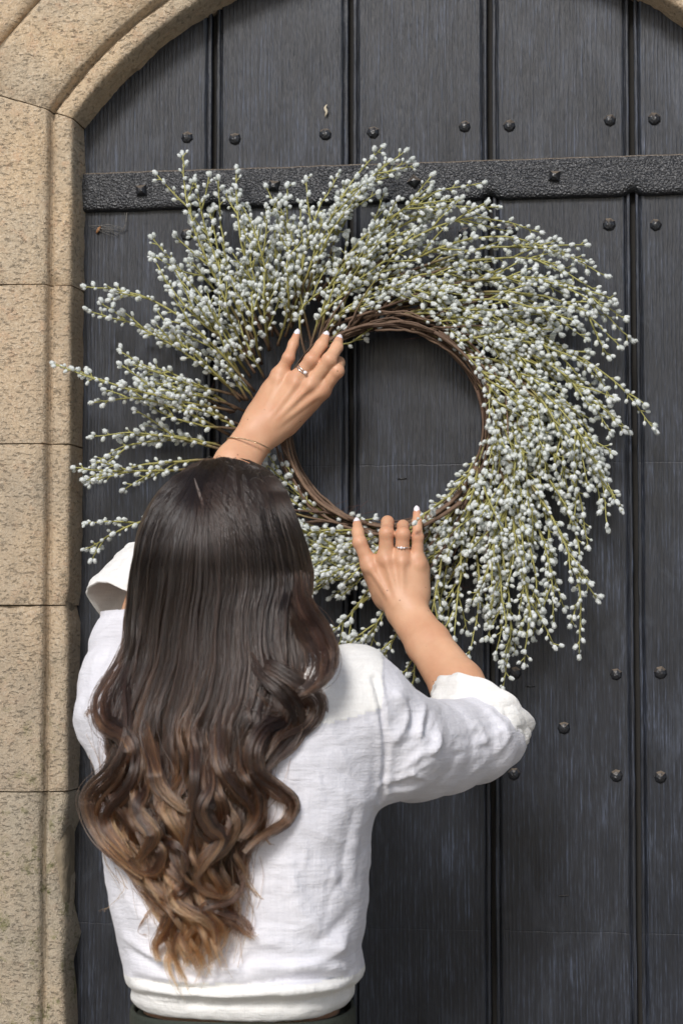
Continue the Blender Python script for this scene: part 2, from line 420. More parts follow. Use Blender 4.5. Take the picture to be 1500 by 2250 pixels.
def stone_grid(pt, nrm, prof, T, end_in=.005, amp=.0026, seed=0., chip=()):
    """sweep the section; pt(t,r)->(x,z), nrm(t) gives outward; roughened, softened at both ends"""
    V = []; n = len(prof); m = len(T)
    for t in T:
        for (r, d) in prof:
            x, z = pt(t, r)
            e = min(t-T[0], T[-1]-t)/(T[-1]-T[0])
            V.append([x, -d, z, r, d, e])
    V = np.array(V); out = np.empty((len(V), 3))
    for i, (x, y, z, r, d, e) in enumerate(V):
        n1 = FB(x*22+seed, y*22, z*22, 3); n2 = FB(x*85+seed, y*85, z*85, 3); n3 = N3(x*240, y*240+seed, z*240)
        dd = amp*(1+1.3*(1-sstep(1.08, 1.42, z)))*(1.25*n1+.85*n2+.45*n3)
        w = nrm(x, z)
        ox = w[0]; oz = w[1]
        f = sstep(.02, .058, d)          # face vs reveal
        y2 = y-dd*f; x2 = x+ox*(-dd)*(1-f)*.7; z2 = z+oz*(-dd)*(1-f)*.7
        for (cx, cz, cr, ca) in chip:
            q = ((x-cx)**2+(z-cz)**2)/cr**2
            if q < 4:
                k = ca*math.exp(-q*1.6); y2 += k*.8*f; x2 += ox*k*.9; z2 += oz*k*.9
        out[i] = (x2, y2, z2)
    V3 = out.reshape(m, n, 3)
    for kk in (0, -1):
        for j in range(n):
            x_, y_, z_ = V3[kk, j]
            ck = max(0, N3(x_*55+seed, y_*30, z_*55+kk*7)-.05)
            V3[kk, j, 1] += .0013+.0075*ck; V3[1 if kk == 0 else -2, j, 1] += .004*ck
    V3[1, :, 1] += .0009; V3[-2, :, 1] += .0009
    Fc = [(i*n+j, i*n+j+1, (i+1)*n+j+1, (i+1)*n+j) for i in range(m-1) for j in range(n-1)]
    c0 = len(out); Vx = V3.reshape(-1, 3)
    # end faces: run back into the wall
    b0 = V3[0].copy(); b0[:, 1] = .05; b1 = V3[-1].copy(); b1[:, 1] = .05
    Vx = np.vstack([Vx, b0, b1, V3[0], V3[-1]])
    Fc += [(c0+j, c0+j+1, c0+2*n+j+1, c0+2*n+j) for j in range(n-1)] + [(c0+3*n+j, c0+3*n+j+1, c0+n+j+1, c0+n+j) for j in range(n-1)]
    return mesh('stone', Vx, Fc)
arch = thing('stone_archway', 'weathered tan stone surround with a moulded pointed arch round the black door', 'archway', (0, 0, 0))
zs = [at(60, y, -.07).z for y in (625, 975, 1330, 1740)]
GAP = .0009
def ztop(r): return CZA+math.sqrt((RA+r)**2-(HW+r)**2)
def jamb(side, z0, z1, rmax, seed, chip=()):
    N = max(10, int((z1 if z1 else 2.0)-z0)/1 and int(((z1 or 2.1)-z0)/.0052))
    prof = face_prof(rmax, 34)
    def pt(t, r):
        zt = (z1-GAP) if z1 is not None else ztop(min(max(r, 0), .26))-GAP
        zb = z0+GAP
        return CXA+side*(HW+r), zb+(zt-zb)*t
    def nr_(x, z): return (side, 0)
    T = np.linspace(0, 1, max(12, N)); e_ = .0022/((z1 or 2.1)-z0); T = np.concatenate([[0, e_], T[1:-1], [1-e_, 1]])
    return stone_grid(pt, nr_, prof, T, seed=seed, chip=chip)
notch = at(178, 1885, -.03); notch2 = at(150, 1330, -.055); notch3 = at(108, 1840, -.07)
bounds = [0.0]+sorted([zs[3]-.42])+sorted(zs)
for side in (-1, 1):
    for i in range(len(bounds)):
        z0 = bounds[i]; z1 = bounds[i+1] if i+1 < len(bounds) else None
        ch = [(notch.x, notch.z, .028, .020), (notch2.x, notch2.z, .02, .006), (notch3.x, notch3.z, .03, .007),
              (at(160, 1960, -.05).x, at(160, 1960, -.05).z, .035, .008), (at(165, 2130, -.05).x, at(165, 2130, -.05).z, .03, .007)] if side < 0 else ()
        obj('jamb_stone', jamb(side, z0, z1, .30+.1*((i*7) % 3), 3.7*i+40*side, ch), M['stone'], arch)
def th0(r): return math.acos((HW+r)/(RA+r))
def vouss(a0, a1, prof, seed, mit0=False, mit1=False):
    def pt(t, r):
        rr = min(max(r, 0), .26)
        s0 = th0(rr) if mit0 else a0
        s1 = math.pi-th0(rr) if mit1 else a1
        ga = GAP/(RA+r)
        th = s0+ga+(s1-s0-2*ga)*t
        return CXA-(RA+r)*math.cos(th), CZA+(RA+r)*math.sin(th)
    def nr_(x, z):
        l = math.hypot(x-CXA, z-CZA); return ((x-CXA)/l, (z-CZA)/l)
    N = max(14, int((a1-a0)*RA/.006))
    return stone_grid(pt, nr_, prof, np.linspace(0, 1, N), seed=seed)
ang = [th0(0), R(68), R(112), math.pi-th0(0)]
for i in range(3):
    obj('arch_stone', vouss(ang[i], ang[i+1], face_prof(EXT, 18), 90+i*9, i == 0, i == 2), M['stone'], arch)
pr2 = [(EXT+.004, .02), (EXT+.004, .066), (EXT+.010, .0725)]+[(r, .0740) for r in np.linspace(EXT+.02, .42, 26)]+[(.425, .02)]
for a0, a1, sd_ in ((R(34), R(62), 1), (R(62), R(90), 2), (R(90), R(118), 3), (R(118), R(146), 4)):
    obj('wall_stone', vouss(a0, a1, pr2, 140+sd_*11), M['stone'], arch)
# mortar bed behind the stones, carried out as the wall
def sweep_plain(prof):
    pts = []
    for z in (0, .6, 1.2): pts.append([(CXA-HW-r, -d, z) for r, d in prof])
    for t in np.linspace(0, 1, 40):
        pts.append([(CXA-(RA+r)*math.cos(th0(min(max(r, 0), .26))*(1-t)+(math.pi-th0(min(max(r, 0), .26)))*t), -d,
                     CZA+(RA+r)*math.sin(th0(min(max(r, 0), .26))*(1-t)+(math.pi-th0(min(max(r, 0), .26)))*t)) for r, d in prof])
    for z in (1.2, .6, 0): pts.append([(CXA+HW+r, -d, z) for r, d in prof])
    n = len(prof); V = np.array(pts).reshape(-1, 3)
    return mesh('mortar', V, [(i*n+j, i*n+j+1, (i+1)*n+j+1, (i+1)*n+j) for i in range(len(pts)-1) for j in range(n-1)])
obj('mortar', sweep_plain([(.007, -.06), (.0035, .030), (.006, .046), (.010, .0500), (.022, .0500), (.0275, .042), (.034, .054), (.045, .0638), (.43, .0638), (2.2, .0638), (2.2, -.06)]), M['mortar'], arch)

# ------------------------------------------------------------------ door
door = thing('door', 'black painted plank door with iron strap and domed nail heads', 'door', (0, 0, 0))
gx = [at(470, 300, 0).x, at(770, 700, 0).x, at(1076, 400, 0).x, at(1392, 800, 0).x]
xs = [-HW+CXA-.06]+gx+[gx[3]+.19, CXA+HW+.06]
def plank(x0, x1, zt):
    w = .0035
    f = [(x0+w, .03), (x0+w, .010), (x0+w, .0012)]+[(x0+w+.0024*(1-math.cos(a)), -.0012*math.sin(a)+.0012) for a in (.5, 1.1, 1.7, 2.3, 2.8)]+[(x0+w+.0052, .0062), (x0+w+.0064, .0062), (x0+w+.0074, .0002), (x0+w+.0105, -.0006), (x0+w+.0135, 0)]
    nf = len(f)
    n = 14
    f += [(x, 0) for x in np.linspace(x0+w+.016, x1-w-.016, n)]
    f += [(2*((x0+x1)/2)-x, y) for x, y in f[:nf][::-1]]
    zz = np.linspace(.02, zt, 180); V = []
    sd_ = rnd.random()*50
    for z in zz:
        for (x, y) in f:
            e = min(x-x0, x1-x)
            k = sstep(.008, .03, e)
            y2 = y+.0012*N3(x*9+sd_, 0, z*3)*k+.0007*N3(x*40+sd_, 1, z*9)*k
            x2 = x+(.0007*N3(sd_, z*7, 0))+(.0005*N3(x*200, z*40, sd_) if e < .015 else 0)
            V.append((x2, y2, z))
    m = len(f)
    return mesh('plank', V, [(i*m+j, i*m+j+1, (i+1)*m+j+1, (i+1)*m+j) for i in range(len(zz)-1) for j in range(m-1)])
for i in range(len(xs)-1):
    obj('plank', plank(xs[i], xs[i+1], CZA+RA+.05), M['plank'], door)
g = MB(); g.box(xs[0], xs[-1], .014, .03, .02, CZA+RA+.05)
obj('backing', g.mesh('backing', False), M['dark'], door)
# strap
zt = at(800, 358, -.012).z; zb = at(800, 444, -.012).z
def strap():
    sec = [(zb-.001, .0), (zb, .008), (zb+.002, .0105), (zb+.005, .0115)]+[(z, .012) for z in np.linspace(zb+.01, zt-.008, 6)]+[(zt-.003, .0115), (zt-.001, .0095), (zt, .004), (zt, -.001)]
    X = np.linspace(xs[0]+.01, xs[-1]-.01, 260); V = []
    for x in X:
        dent = sum(math.exp(-((x-g_)/.009)**2) for g_ in gx)
        for (z, d) in sec:
            wz = .0010*N3(x*18, z*5, 3)+.0006*N3(x*60, z*5, 9)
            t = (z-zb)/(zt-zb)
            z2 = z+wz+(.006*dent*max(0, 1-t*3.5) if d > -.0005 else 0)
            d2 = d - (.007*dent*max(0, 1-t*4) if d > .003 else 0)+.0006*N3(x*50, z*50, 0)*(d > .008)
            V.append((x, -d2, z2))
    m = len(sec)
    return mesh('iron_strap', V, [(i*m+j, i*m+j+1, (i+1)*m+j+1, (i+1)*m+j) for i in range(len(X)-1) for j in range(m-1)])
strap_o = obj('iron_strap', strap(), M['iron'], door, label='flat hammered iron strap across the door')
def head_mesh(k, r, h, sd_, sharp=.55):
    q = random.Random(sd_); V = []; rings = [(1.0, 0.), (1.0, .22), (.72, .68), (.30, .97)]
    ph = q.random()*6
    for (rr, hh) in rings:
        for j in range(k):
            a = ph+2*math.pi*j/k; w = 1+.13*(q.random()-.5)
            V.append((r*rr*w*math.cos(a), -h*hh*(1+.12*(q.random()-.5)), r*rr*w*math.sin(a)))
    V.append((0, -h, 0)); n = len(V)
    Fc = [(i*k+j, (i+1)*k+j, (i+1)*k+(j+1) % k, i*k+(j+1) % k) for i in range(3) for j in range(k)]
    Fc += [(3*k+j, n-1, 3*k+(j+1) % k) for j in range(k)]
    return mesh('stud', V, Fc, False)
studs = [(410, 301), (515, 304), (714, 294), (819, 290), (1020, 277), (1118, 275), (1339, 263), (1436, 260), (1337, 492), (1439, 493), (1121, 505), (820, 520), (1020, 512),
         (410, 515), (1131, 1479), (1352, 1482), (1450, 1479), (1238, 1600), (1128, 1701), (1353, 1705), (1450, 1708), (905, 1478), (820, 1480), (560, 1480), (800, 1705), (250, 1700)]
for i, (px, py) in enumerate(studs):
    p = at(px, py, -.004)
    o = obj('stud', head_mesh(8 if i % 3 else 7, .0082+.0008*rnd.random(), .0068, i), M['stud'], door)
    o.location = (p.x, .001, p.z)
for i, (px, py) in enumerate([(310, 418), (601, 408), (909, 398), (1217, 386)]):
    p = at(px, py, -.016)
    o = obj('bolt', head_mesh(4, .0098, .0095, 80+i), M['stud'], strap_o); o.location = (p.x, -.0115, p.z)
    o.rotation_euler = (0, R(45+rnd.uniform(-6, 6))-0, 0)
for px, py, l in ((1238, 1968, .0115), (883, 1052, .0115), (1165, 1508, .0105), (1085, 1700, .005)):
    p = at(px, py, 0); g = MB()
    V, Fc = tube([(-l/2, .002, 0), (-l/2, -.0015, 0), (l/2, -.0015, .0004), (l/2, .002, .0003)], .0007, 5); g.add(V, Fc)
    o = obj('staple', g.mesh('staple'), M['stud'], door); o.location = p
# debris caught on the door
def scrap(name, px, py, pts, r, mat, label, cat):
    g = MB(); P = [np.array(at(px+a, py+b, -.003-c)) for a, b, c in pts]
    C = catmull(P, 12); rr = r*np.sin(np.linspace(.25, 2.9, 12))
    V, Fc = tube(C, rr, 5); V[:, 1] = -.003+(V[:, 1]+.003)*.6
    g.add(V, Fc); o = obj(name, g.mesh(name), mat, None, label=label, category=cat)
scrap('straw_scrap', 716, 242, [(-2, 14, 0), (1, 4, .003), (-2, -5, .002), (2, -12, 0)], .0022, M['straw'], 'pale scrap of straw stuck to the door above the wreath', 'straw')
scrap('leaf_scrap', 216, 504, [(-4, 9, 0), (0, 0, .004), (6, -7, .001)], .0025, M['leaf'], 'small dry orange leaf scrap on the door under the strap, by the stone', 'leaf scrap')
g = MB()
q = random.Random(4)
for i in range(16):
    a = (190+q.random()*30, 495+q.random()*10); b = (250+q.random()*32, 500+q.random()*22); m_ = ((a[0]+b[0])/2+q.uniform(-8, 8), (a[1]+b[1])/2+q.uniform(-12, 8))
    if i % 4 == 3: a = (272+q.random()*8, 466); b = (262+q.random()*12, 512); m_ = (277, 490)
    V, Fc = tube(catmull([at(*a, -.004), at(*m_, -.008), at(*b, -.003)], 10), .00022, 3); g.add(V, Fc)
obj('cobweb', g.mesh('cobweb'), M['web'], None, label='dusty grey cobweb threads on the door below the left end of the strap', category='cobweb')

# ------------------------------------------------------------------ wreath
wc = at(850, 935, -.04)
wreath = thing('wreath', 'large round wreath of white catkin sprigs on a brown twig ring against the door', 'wreath', (0, 0, 0))
CXP, CYP = 850., 935.
def pol(phi, r):       # photo-plane polar (clockwise from up) -> pixel
    a = R(phi); return CXP+r*math.sin(a), CYP-r*math.cos(a)
BRN = np.array((.105, .060, .038)); BRN2 = np.array((.17, .105, .065)); GRN = np.array((.31, .28, .075)); GRN2 = np.array((.40, .385, .13))
# twig ring
for i in range(50):
    p0 = rnd.uniform(0, 360); span = rnd.uniform(70, 170); r0 = rnd.uniform(212, 236); dr = rnd.uniform(-14, 18)
    y0 = -rnd.uniform(.012, .075) if r0 > 228 else -rnd.uniform(.03, .055)
    pts = []
    wob = rnd.uniform(-14, 14)
    for t in np.linspace(0, 1, 9):
        r = r0+dr*t+wob*math.sin(t*5)*.5+rnd.uniform(-4, 4)
        pts.append(at(*pol(p0+span*t, max(211, r)), y0-.022*math.sin(math.pi*t+i)))
    C = catmull(pts, 26)
    C += np.array([[.0012*N3(k*.9, i, 0), .0012*N3(k*.9, i, 5), .0012*N3(k*.9, i, 9)] for k in range(26)])
    rad = np.linspace(.0024, .0011, 26)*rnd.uniform(.6, 1.25)
    V, Fc = tube(C, rad, 6); g = MB()
    c0 = (BRN+(np.array((.24, .155, .10))-BRN)*rnd.random()**1.3)*rnd.uniform(.7, 1.15)
    g.add(V, Fc, np.tile(c0, (len(V), 1)))
    obj('twig', g.mesh('twig'), M['twig'], wreath)
for i in range(16):
    p0 = rnd.uniform(-60, 60); span = rnd.uniform(45, 85); r0 = rnd.uniform(222, 256); yy = rnd.uniform(.05, .08)
    C = catmull([at(*pol(p0+span*t, r0+rnd.uniform(-7, 7)+10*t), -yy-.006*math.sin(3*t+i)) for t in np.linspace(0, 1, 7)], 22)
    V, Fc = tube(C, np.linspace(.0023, .0011, 22)*rnd.uniform(.6, 1.2), 6); g = MB()
    g.add(V, Fc, np.tile((BRN+(np.array((.24, .155, .10))-BRN)*rnd.random()**1.3), (len(V), 1)))
    obj('twig', g.mesh('twig'), M['twig'], wreath)
# bare stems that leave the ring like a brush
for i in range(72):
    p0 = rnd.uniform(-60, 215); r0 = rnd.uniform(216, 262); dph = rnd.uniform(22, 48); r1 = r0+rnd.uniform(60, 190)
    pts = [pol(p0+dph*t, r0+(r1-r0)*t**1.5) for t in (0, .3, .6, 1.)]
    y0 = -rnd.uniform(.03, .075)
    C = catmull([at(x, y, y0-.012*k+.004*k*k) for k, (x, y) in enumerate(pts)], 18)
    C += np.array([[.0012*N3(k*.7, i+50, 0), .0012*N3(k*.7, i, 5), .0012*N3(k*.7, i, 9)] for k in range(18)])
    V, Fc = tube(C, np.linspace(.0021, .0012, 18)*rnd.uniform(.8, 1.2), 5); g = MB()
    c0 = BRN+(BRN2*1.15-BRN)*rnd.random(); tt = np.repeat(np.linspace(0, 1, 18), 5)[:, None]
    c1 = GRN if rnd.random() < .5 else c0
    g.add(V, Fc, c0+(c1-c0)*sstep(.4, .9, tt))
    obj('twig', g.mesh('twig'), M['twig'], wreath)
# fibres
g = MB()
for i in range(240):
    p0 = rnd.choice([rnd.gauss(152, 14), rnd.gauss(205, 10), rnd.gauss(20, 20), rnd.uniform(0, 360)]); r0 = rnd.uniform(235, 400)
    x, y = pol(p0, r0); a = rnd.uniform(0, 6.28); L = rnd.uniform(20, 75)
    if rnd.random() < .6: a = R(p0)+rnd.uniform(-.5, .5)
    yy = -rnd.uniform(.015, .06)
    pts = [at(x+L*k*math.cos(a+k*.6)/3, y+L*k*math.sin(a+k*.6)/3, yy-rnd.uniform(0, .012)) for k in range(4)]
    V, Fc = tube(catmull(pts, 8), .00035, 3); g.add(V, Fc, np.tile((.075, .035, .03), (len(V), 1)))
obj('root_fibres', g.mesh('root_fibres'), M['twig'], wreath, kind='stuff')

# catkin prototypes
def catkin_proto(sd_):
    bm = bmesh.new(); bmesh.ops.create_icosphere(bm, subdivisions=2, radius=1)
    V = np.array([v.co for v in bm.verts]); Fc = [tuple(v.index for v in f.verts) for f in bm.faces]; bm.free()
    q = np.random.RandomState(sd_)
    V = V*(1+.34*(q.rand(len(V), 1)-.45)); V[:, :2] *= (1-.22*np.clip(-V[:, 2:], 0, 1)); V[:, 2] *= 1.28+.17*(sd_ % 3)
    V[:, 2] += 1.0
    for i in range(130):
        d = q.randn(3); d /= np.linalg.norm(d)
        t = q.randn(3); t -= d*t.dot(d); t /= np.linalg.norm(t)
        b = d*np.array((.93, .93, 1.22))+np.array((0, 0, 1.)); tip = d*(1.18+.34*q.rand())*np.array((1, 1, 1.3))+np.array((0, 0, 1.05))+.12*q.randn(3)
        n = len(V); V = np.vstack([V, b+t*.065, b-t*.065, tip]); Fc.append((n, n+1, n+2))
    return V, np.array(Fc)
protos = [catkin_proto(s_) for s_ in range(5)]
pm = []
for V, Fc in protos:
    me = mesh('catkin', V, Fc); me.materials.append(M['catkin']); pm.append(me)
CATS = []      # (matrix rows loc, rot 3x3, scale, proto, sprig index)
SPR = []
def frame(d):
    d = d/np.linalg.norm(d); t = np.array((0, 1., 0)) if abs(d[1]) < .9 else np.array((1., 0, 0))
    u = np.cross(t, d); u /= np.linalg.norm(u); w = np.cross(d, u)
    return np.stack([u, w, d], 1)
def sprig(px_pts, depth, full=1., bare=.34, seed=0):
    q = random.Random(seed)
    n = 26
    P = catmull([np.array(at(x, y, Y)) for (x, y), Y in zip(px_pts, depth)], n)
    P += np.array([[.0016*N3(k*.35, seed*3.1, 0), .0022*N3(k*.35, seed*3.1, 7), .0016*N3(k*.35, seed*3.1, 3)] for k in range(n)])
    seg = np.linalg.norm(np.diff(P, axis=0), axis=1); cum = np.concatenate([[0], np.cumsum(seg)]); Ltot = cum[-1]
    g = MB(); t = cum/Ltot
    def colr(tt):
        k = sstep(bare-.12, bare+.10, tt)[:, None]
        return (BRN2*.9)*(1-k)+(GRN+(GRN2-GRN)*tt[:, None])*k
    r = .0022*(1-.68*t)
    V, Fc = tube(P, r, 5); g.add(V, Fc, np.repeat(colr(t), 5, 0))
    me_idx = len(SPR)
    def cats(Pp, t0, t1, sp, base_len):
        sg = np.linalg.norm(np.diff(Pp, axis=0), axis=1); cu = np.concatenate([[0], np.cumsum(sg)]); LL = cu[-1]
        s_ = LL*t0; ph = q.random()*6.28
        while s_ < LL*t1:
            p = np.array([np.interp(s_, cu, Pp[:, j]) for j in range(3)])
            p2 = np.array([np.interp(min(LL, s_+.004), cu, Pp[:, j]) for j in range(3)]); p1_ = np.array([np.interp(max(0, s_-.004), cu, Pp[:, j]) for j in range(3)])
            T = p2-p1_; Fm = frame(T)
            a = ph; ph += 2.4+q.uniform(-.5, .5)
            d = Fm@np.array((math.cos(a), math.sin(a), q.uniform(.7, 1.5)))
            d /= np.linalg.norm(d)
            ln = base_len*q.uniform(.5, 1.25)
            e = p+d*ln
            if e[1] > -.004: e[1] = -.006
            V, Fc = tube(np.array([p, p+d*ln*.5+Fm[:, 2]*ln*.06, e]), [.0009, .0008, .0008], 3, False)
            tt = np.full(len(V), .8); g.add(V, Fc, colr(tt))
            sc = q.choice([q.uniform(.0017, .0027), q.uniform(.0024, .0037)])*(1-.15*(s_/LL))
            dd = d+np.array([q.uniform(-.3, .3) for _ in range(3)])
            CATS.append((e-d*.0008, frame(dd), sc, q.randrange(5), me_idx))
            s_ += sp*q.uniform(.6, 1.4)
        # tip
        T = Pp[-1]-Pp[-2]
        CATS.append((Pp[-1], frame(T+1e-6), .0030, q.randrange(5), me_idx))
    cats(P, bare+.02, 1., .0074/full, .0076)
    nb = int(Ltot/.055*full)
    for k in range(nb):
        tb = q.uniform(bare-.02, .82); i = min(n-2, int(tb*(n-1)))
        T = P[i+1]-P[i]; Fm = frame(T); a = q.random()*6.28
        d = Fm@np.array((math.cos(a)*.62, math.sin(a)*.62, 1.)); d /= np.linalg.norm(d)
        if P[i][1] > -.03 and d[1] > 0: d[1] = -d[1]
        bl = q.uniform(.022, .055)
        B = np.array([P[i]+d*bl*s_+T/np.linalg.norm(T)*bl*.25*s_*s_+np.array((0, 0, -.05*bl*s_*s_)) for s_ in np.linspace(0, 1, 6)])
        B[:, 1] = np.minimum(B[:, 1], -.006)
        V, Fc = tube(B, np.linspace(.0014, .0007, 6), 4); g.add(V, Fc, np.repeat(colr(np.linspace(tb+.1, 1, 6)), 4, 0))
        cats(B, .25, 1., .0076/full, .0072)
    o = obj('sprig', g.mesh('sprig'), M['stem'], wreath)
    SPR.append(o)
# outer sprigs read from the photograph: tip, base, droop sideways
OUT = [((120, 800), (515, 905), 12), ((188, 628), (560, 860), -60), ((200, 685), (540, 880), -30), ((205, 885), (505, 955), -38), ((192, 1030), (480, 975), -40), ((195, 1060), (470, 1010), -18),
       ((165, 1028), (430, 1030), 8), ((195, 1205), (430, 1110), -14), ((205, 960), (500, 990), -22), ((335, 525), (560, 820), -10), ((400, 340), (545, 740), 34), ((430, 400), (565, 760), 20), ((520, 370), (590, 740), 22),
       ((480, 395), (560, 780), 20), ((610, 480), (640, 720), 20), ((585, 455), (600, 730), 18), ((840, 322), (650, 680), -30), ((890, 332), (670, 650), -40), ((900, 350), (700, 640), -50), ((740, 390), (640, 690), -20), ((1060, 402), (720, 640), -60),
       ((1000, 440), (690, 660), -60), ((1090, 455), (720, 650), -70), ((1185, 510), (760, 640), -90), ((1240, 560), (790, 640), -80), ((1330, 605), (840, 620), -80), ((1310, 640), (870, 630), -80), ((1385, 745), (900, 640), -95), ((1370, 700), (930, 640), -70),
       ((1360, 760), (960, 650), -70), ((1438, 945), (1010, 690), -60), ((1340, 950), (1020, 720), -50), ((1300, 880), (990, 700), -60), ((1330, 1060), (1045, 780), -60), ((1335, 1160), (1060, 800), -80), ((1320, 1110), (1050, 800), -70),
       ((1290, 1200), (1060, 850), -60), ((1270, 1440), (1085, 960), -70), ((1275, 1300), (1075, 900), -60), ((1215, 1370), (1080, 960), -40), ((1150, 1460), (1075, 1000), -40), ((1170, 1400), (1085, 1000), -40), ((1105, 1510), (1060, 1050), -36),
       ((1090, 1440), (1050, 1060), -30), ((1030, 1440), (1030, 1090), -24), ((980, 1400), (1010, 1100), -20), ((870, 1505), (975, 1130), -36), ((930, 1420), (990, 1110), -20), ((830, 1460), (950, 1150), -20), ((760, 1450), (930, 1160), -20), ((720, 1400), (900, 1165), -10),
       ((690, 1300), (930, 1150), 0), ((640, 1330), (900, 1160), 5), ((680, 1250), (900, 1155), 10), ((600, 1250), (880, 1160), 15), ((640, 1180), (850, 1175), 14), ((560, 1130), (800, 1170), 24), ((590, 1000), (745, 1150), 18), ((585, 1040), (770, 1160), 24), ((560, 1010), (700, 1130), 20),
       ((960, 1110), (1075, 960), -8), ((920, 1140), (1060, 1010), -8), ((1000, 1075), (1085, 930), -10), ((820, 1140), (700, 1120), 10), ((800, 745), (690, 770), 0), ((745, 770), (660, 800), 0),
       ((640, 500), (640, 720), -10), ((665, 560), (625, 740), 10), ((705, 480), (645, 700), -14), ((590, 560), (590, 770), 12), ((560, 610), (575, 800), 14), ((480, 560), (545, 790), 16), ((455, 640), (550, 830), 10), ((395, 610), (540, 850), -10), ((330, 720), (530, 880), -18), ((420, 720), (545, 880), -10),
       ((300, 800), (520, 900), -16), ((360, 860), (510, 930), -14), ((700, 590), (640, 720), 0), ((740, 560), (660, 690), -14), ((640, 620), (610, 760), 6), ((520, 690), (580, 830), 6), ((470, 780), (560, 880), -6), ((540, 560), (560, 740), 14), ((610, 590), (590, 730), 10), ((760, 470), (650, 690), -24), ((800, 430), (660, 690), -30), ((830, 520), (700, 660), -24), ((340, 960), (500, 985), -10), ((430, 900), (530, 950), -8)]
sidx = 0
for (tip, base, bow) in OUT:
    b = np.array(base, float); t = np.array(tip, float); d = t-b; L = np.linalg.norm(d)
    nrm = np.array((d[1], -d[0]))/L          # left-hand side looking along
    if tip[0] > 620: bow = -bow
    m1 = b+d*.38+nrm*(-bow)*.75*-1; m2 = b+d*.72+nrm*bow*.8
    # droop: last part falls a little
    yb = -rnd.uniform(.03, .05); ym = -rnd.uniform(.055, .10); yt = -rnd.uniform(.045, .085)
    if L < 190: ym = -.06; yt = -.05
    if tip[0] < 190: ym = -.115; yt = -.105
    sprig([tuple(b), tuple(m1), tuple(m2), tuple(t)], [yb, ym*.8+yb*.2, ym, yt], 1., (.30 if L > 200 else .25) if tip[0] > 700 else .16, sidx); sidx += 1
# filling sprigs: direction and reach follow the outline
TAB = np.array([(0, 575, 30), (20, 560, 48), (45, 520, 55), (70, 560, 56), (90, 540, 57), (115, 500, 56), (135, 560, 56), (155, 590, 46), (180, 510, 34), (205, 430, 45), (230, 330, 50), (250, 420, 30),
                (268, 560, 8), (285, 660, 4), (305, 660, 10), (325, 640, 17), (345, 580, 26), (360, 575, 30)], float)
for i in range(150):
    phi = (i*137.508+rnd.uniform(-9, 9)) % 360
    if 222 < phi < 262: continue
    Rt = np.interp(phi, TAB[:, 0], TAB[:, 1])*rnd.choice([rnd.uniform(.56, .78), rnd.uniform(.68, .97)])
    dl = np.interp(phi, TAB[:, 0], TAB[:, 2])*rnd.uniform(.75, 1.1)
    if i % 4 == 0 and (phi < 225 or phi > 340): Rt = rnd.uniform(285, 370); dl = rnd.uniform(30, 46)
    Rt = max(Rt, 285)
    r0 = rnd.uniform(235, 300) if not 265 < phi < 330 else rnd.uniform(300, 350)
    b = np.array(pol(phi-dl, r0)); t = np.array(pol(phi, Rt)); d = t-b; L = np.linalg.norm(d)
    if L < 150: continue
    nrm = np.array((d[1], -d[0]))/L
    bow = rnd.uniform(.06, .17)*L*(1 if dl > 30 else rnd.choice([-.5, .6]))
    m1 = b+d*.36+nrm*(bow)*-.8*-1; m2 = b+d*.70+nrm*bow*.8
    lay = rnd.random()
    yb = -rnd.uniform(.015, .045); ym = -(.022+.082*lay); yt = -(.02+.055*lay)
    if Rt < 375: r0 = 228; b = np.array(pol(phi-dl, r0)); yb = -.055; ym = -.075; yt = -.07
    sprig([tuple(b), tuple(m1), tuple(m2), tuple(t)], [yb, ym*.7+yb*.3, ym, yt], 1., rnd.uniform(.24, .36), 200+i)
# short sprigs lying over the front of the ring
for i in range(44):
    p0 = rnd.choice([rnd.uniform(15, 215), rnd.uniform(15, 120)]); dl = rnd.uniform(16, 34); r0 = rnd.uniform(218, 240); r1 = r0+rnd.uniform(14, 110)
    yy = rnd.uniform(.062, .088)
    sprig([pol(p0+dl*t, r0+(r1-r0)*t**1.6) for t in (0, .35, .7, 1.)], [-.055, -yy, -yy, -yy+.01], 1., .18, 500+i)
# sort the catkins: the 300 most open to view are objects, the rest one mesh
def vis_score(c):
    x, y = to_px(c[0])
    pen = .2 if (x < 720 and y > 990) or (x < 110) or (540 < x < 760 and 720 < y < 1000) or (790 < x < 1010 and 1130 < y < 1500) else 0
    return c[0][1]-c[2]*3+pen
order = sorted(range(len(CATS)), key=lambda i: vis_score(CATS[i]))
own = set(order[:300])
bv = []; bf = []; nb = 0
for i, (loc, fr, sc, pi, si) in enumerate(CATS):
    if i in own:
        o = bpy.data.objects.new('catkin', pm[pi]); S.collection.objects.link(o); o.parent = SPR[si]
        o.matrix_local = Matrix.Translation(loc) @ Matrix(fr.tolist()).to_4x4() @ Matrix.Diagonal((sc, sc, sc, 1))
    else:
        V, Fc = protos[pi]
        bv.append((V*sc)@fr.T+loc); bf.append(Fc+nb); nb += len(V)
obj('catkins', mesh('catkins', np.vstack(bv), np.vstack(bf)), M['catkin'], wreath, kind='stuff')
print('sprigs', len(SPR), 'catkins', len(CATS))

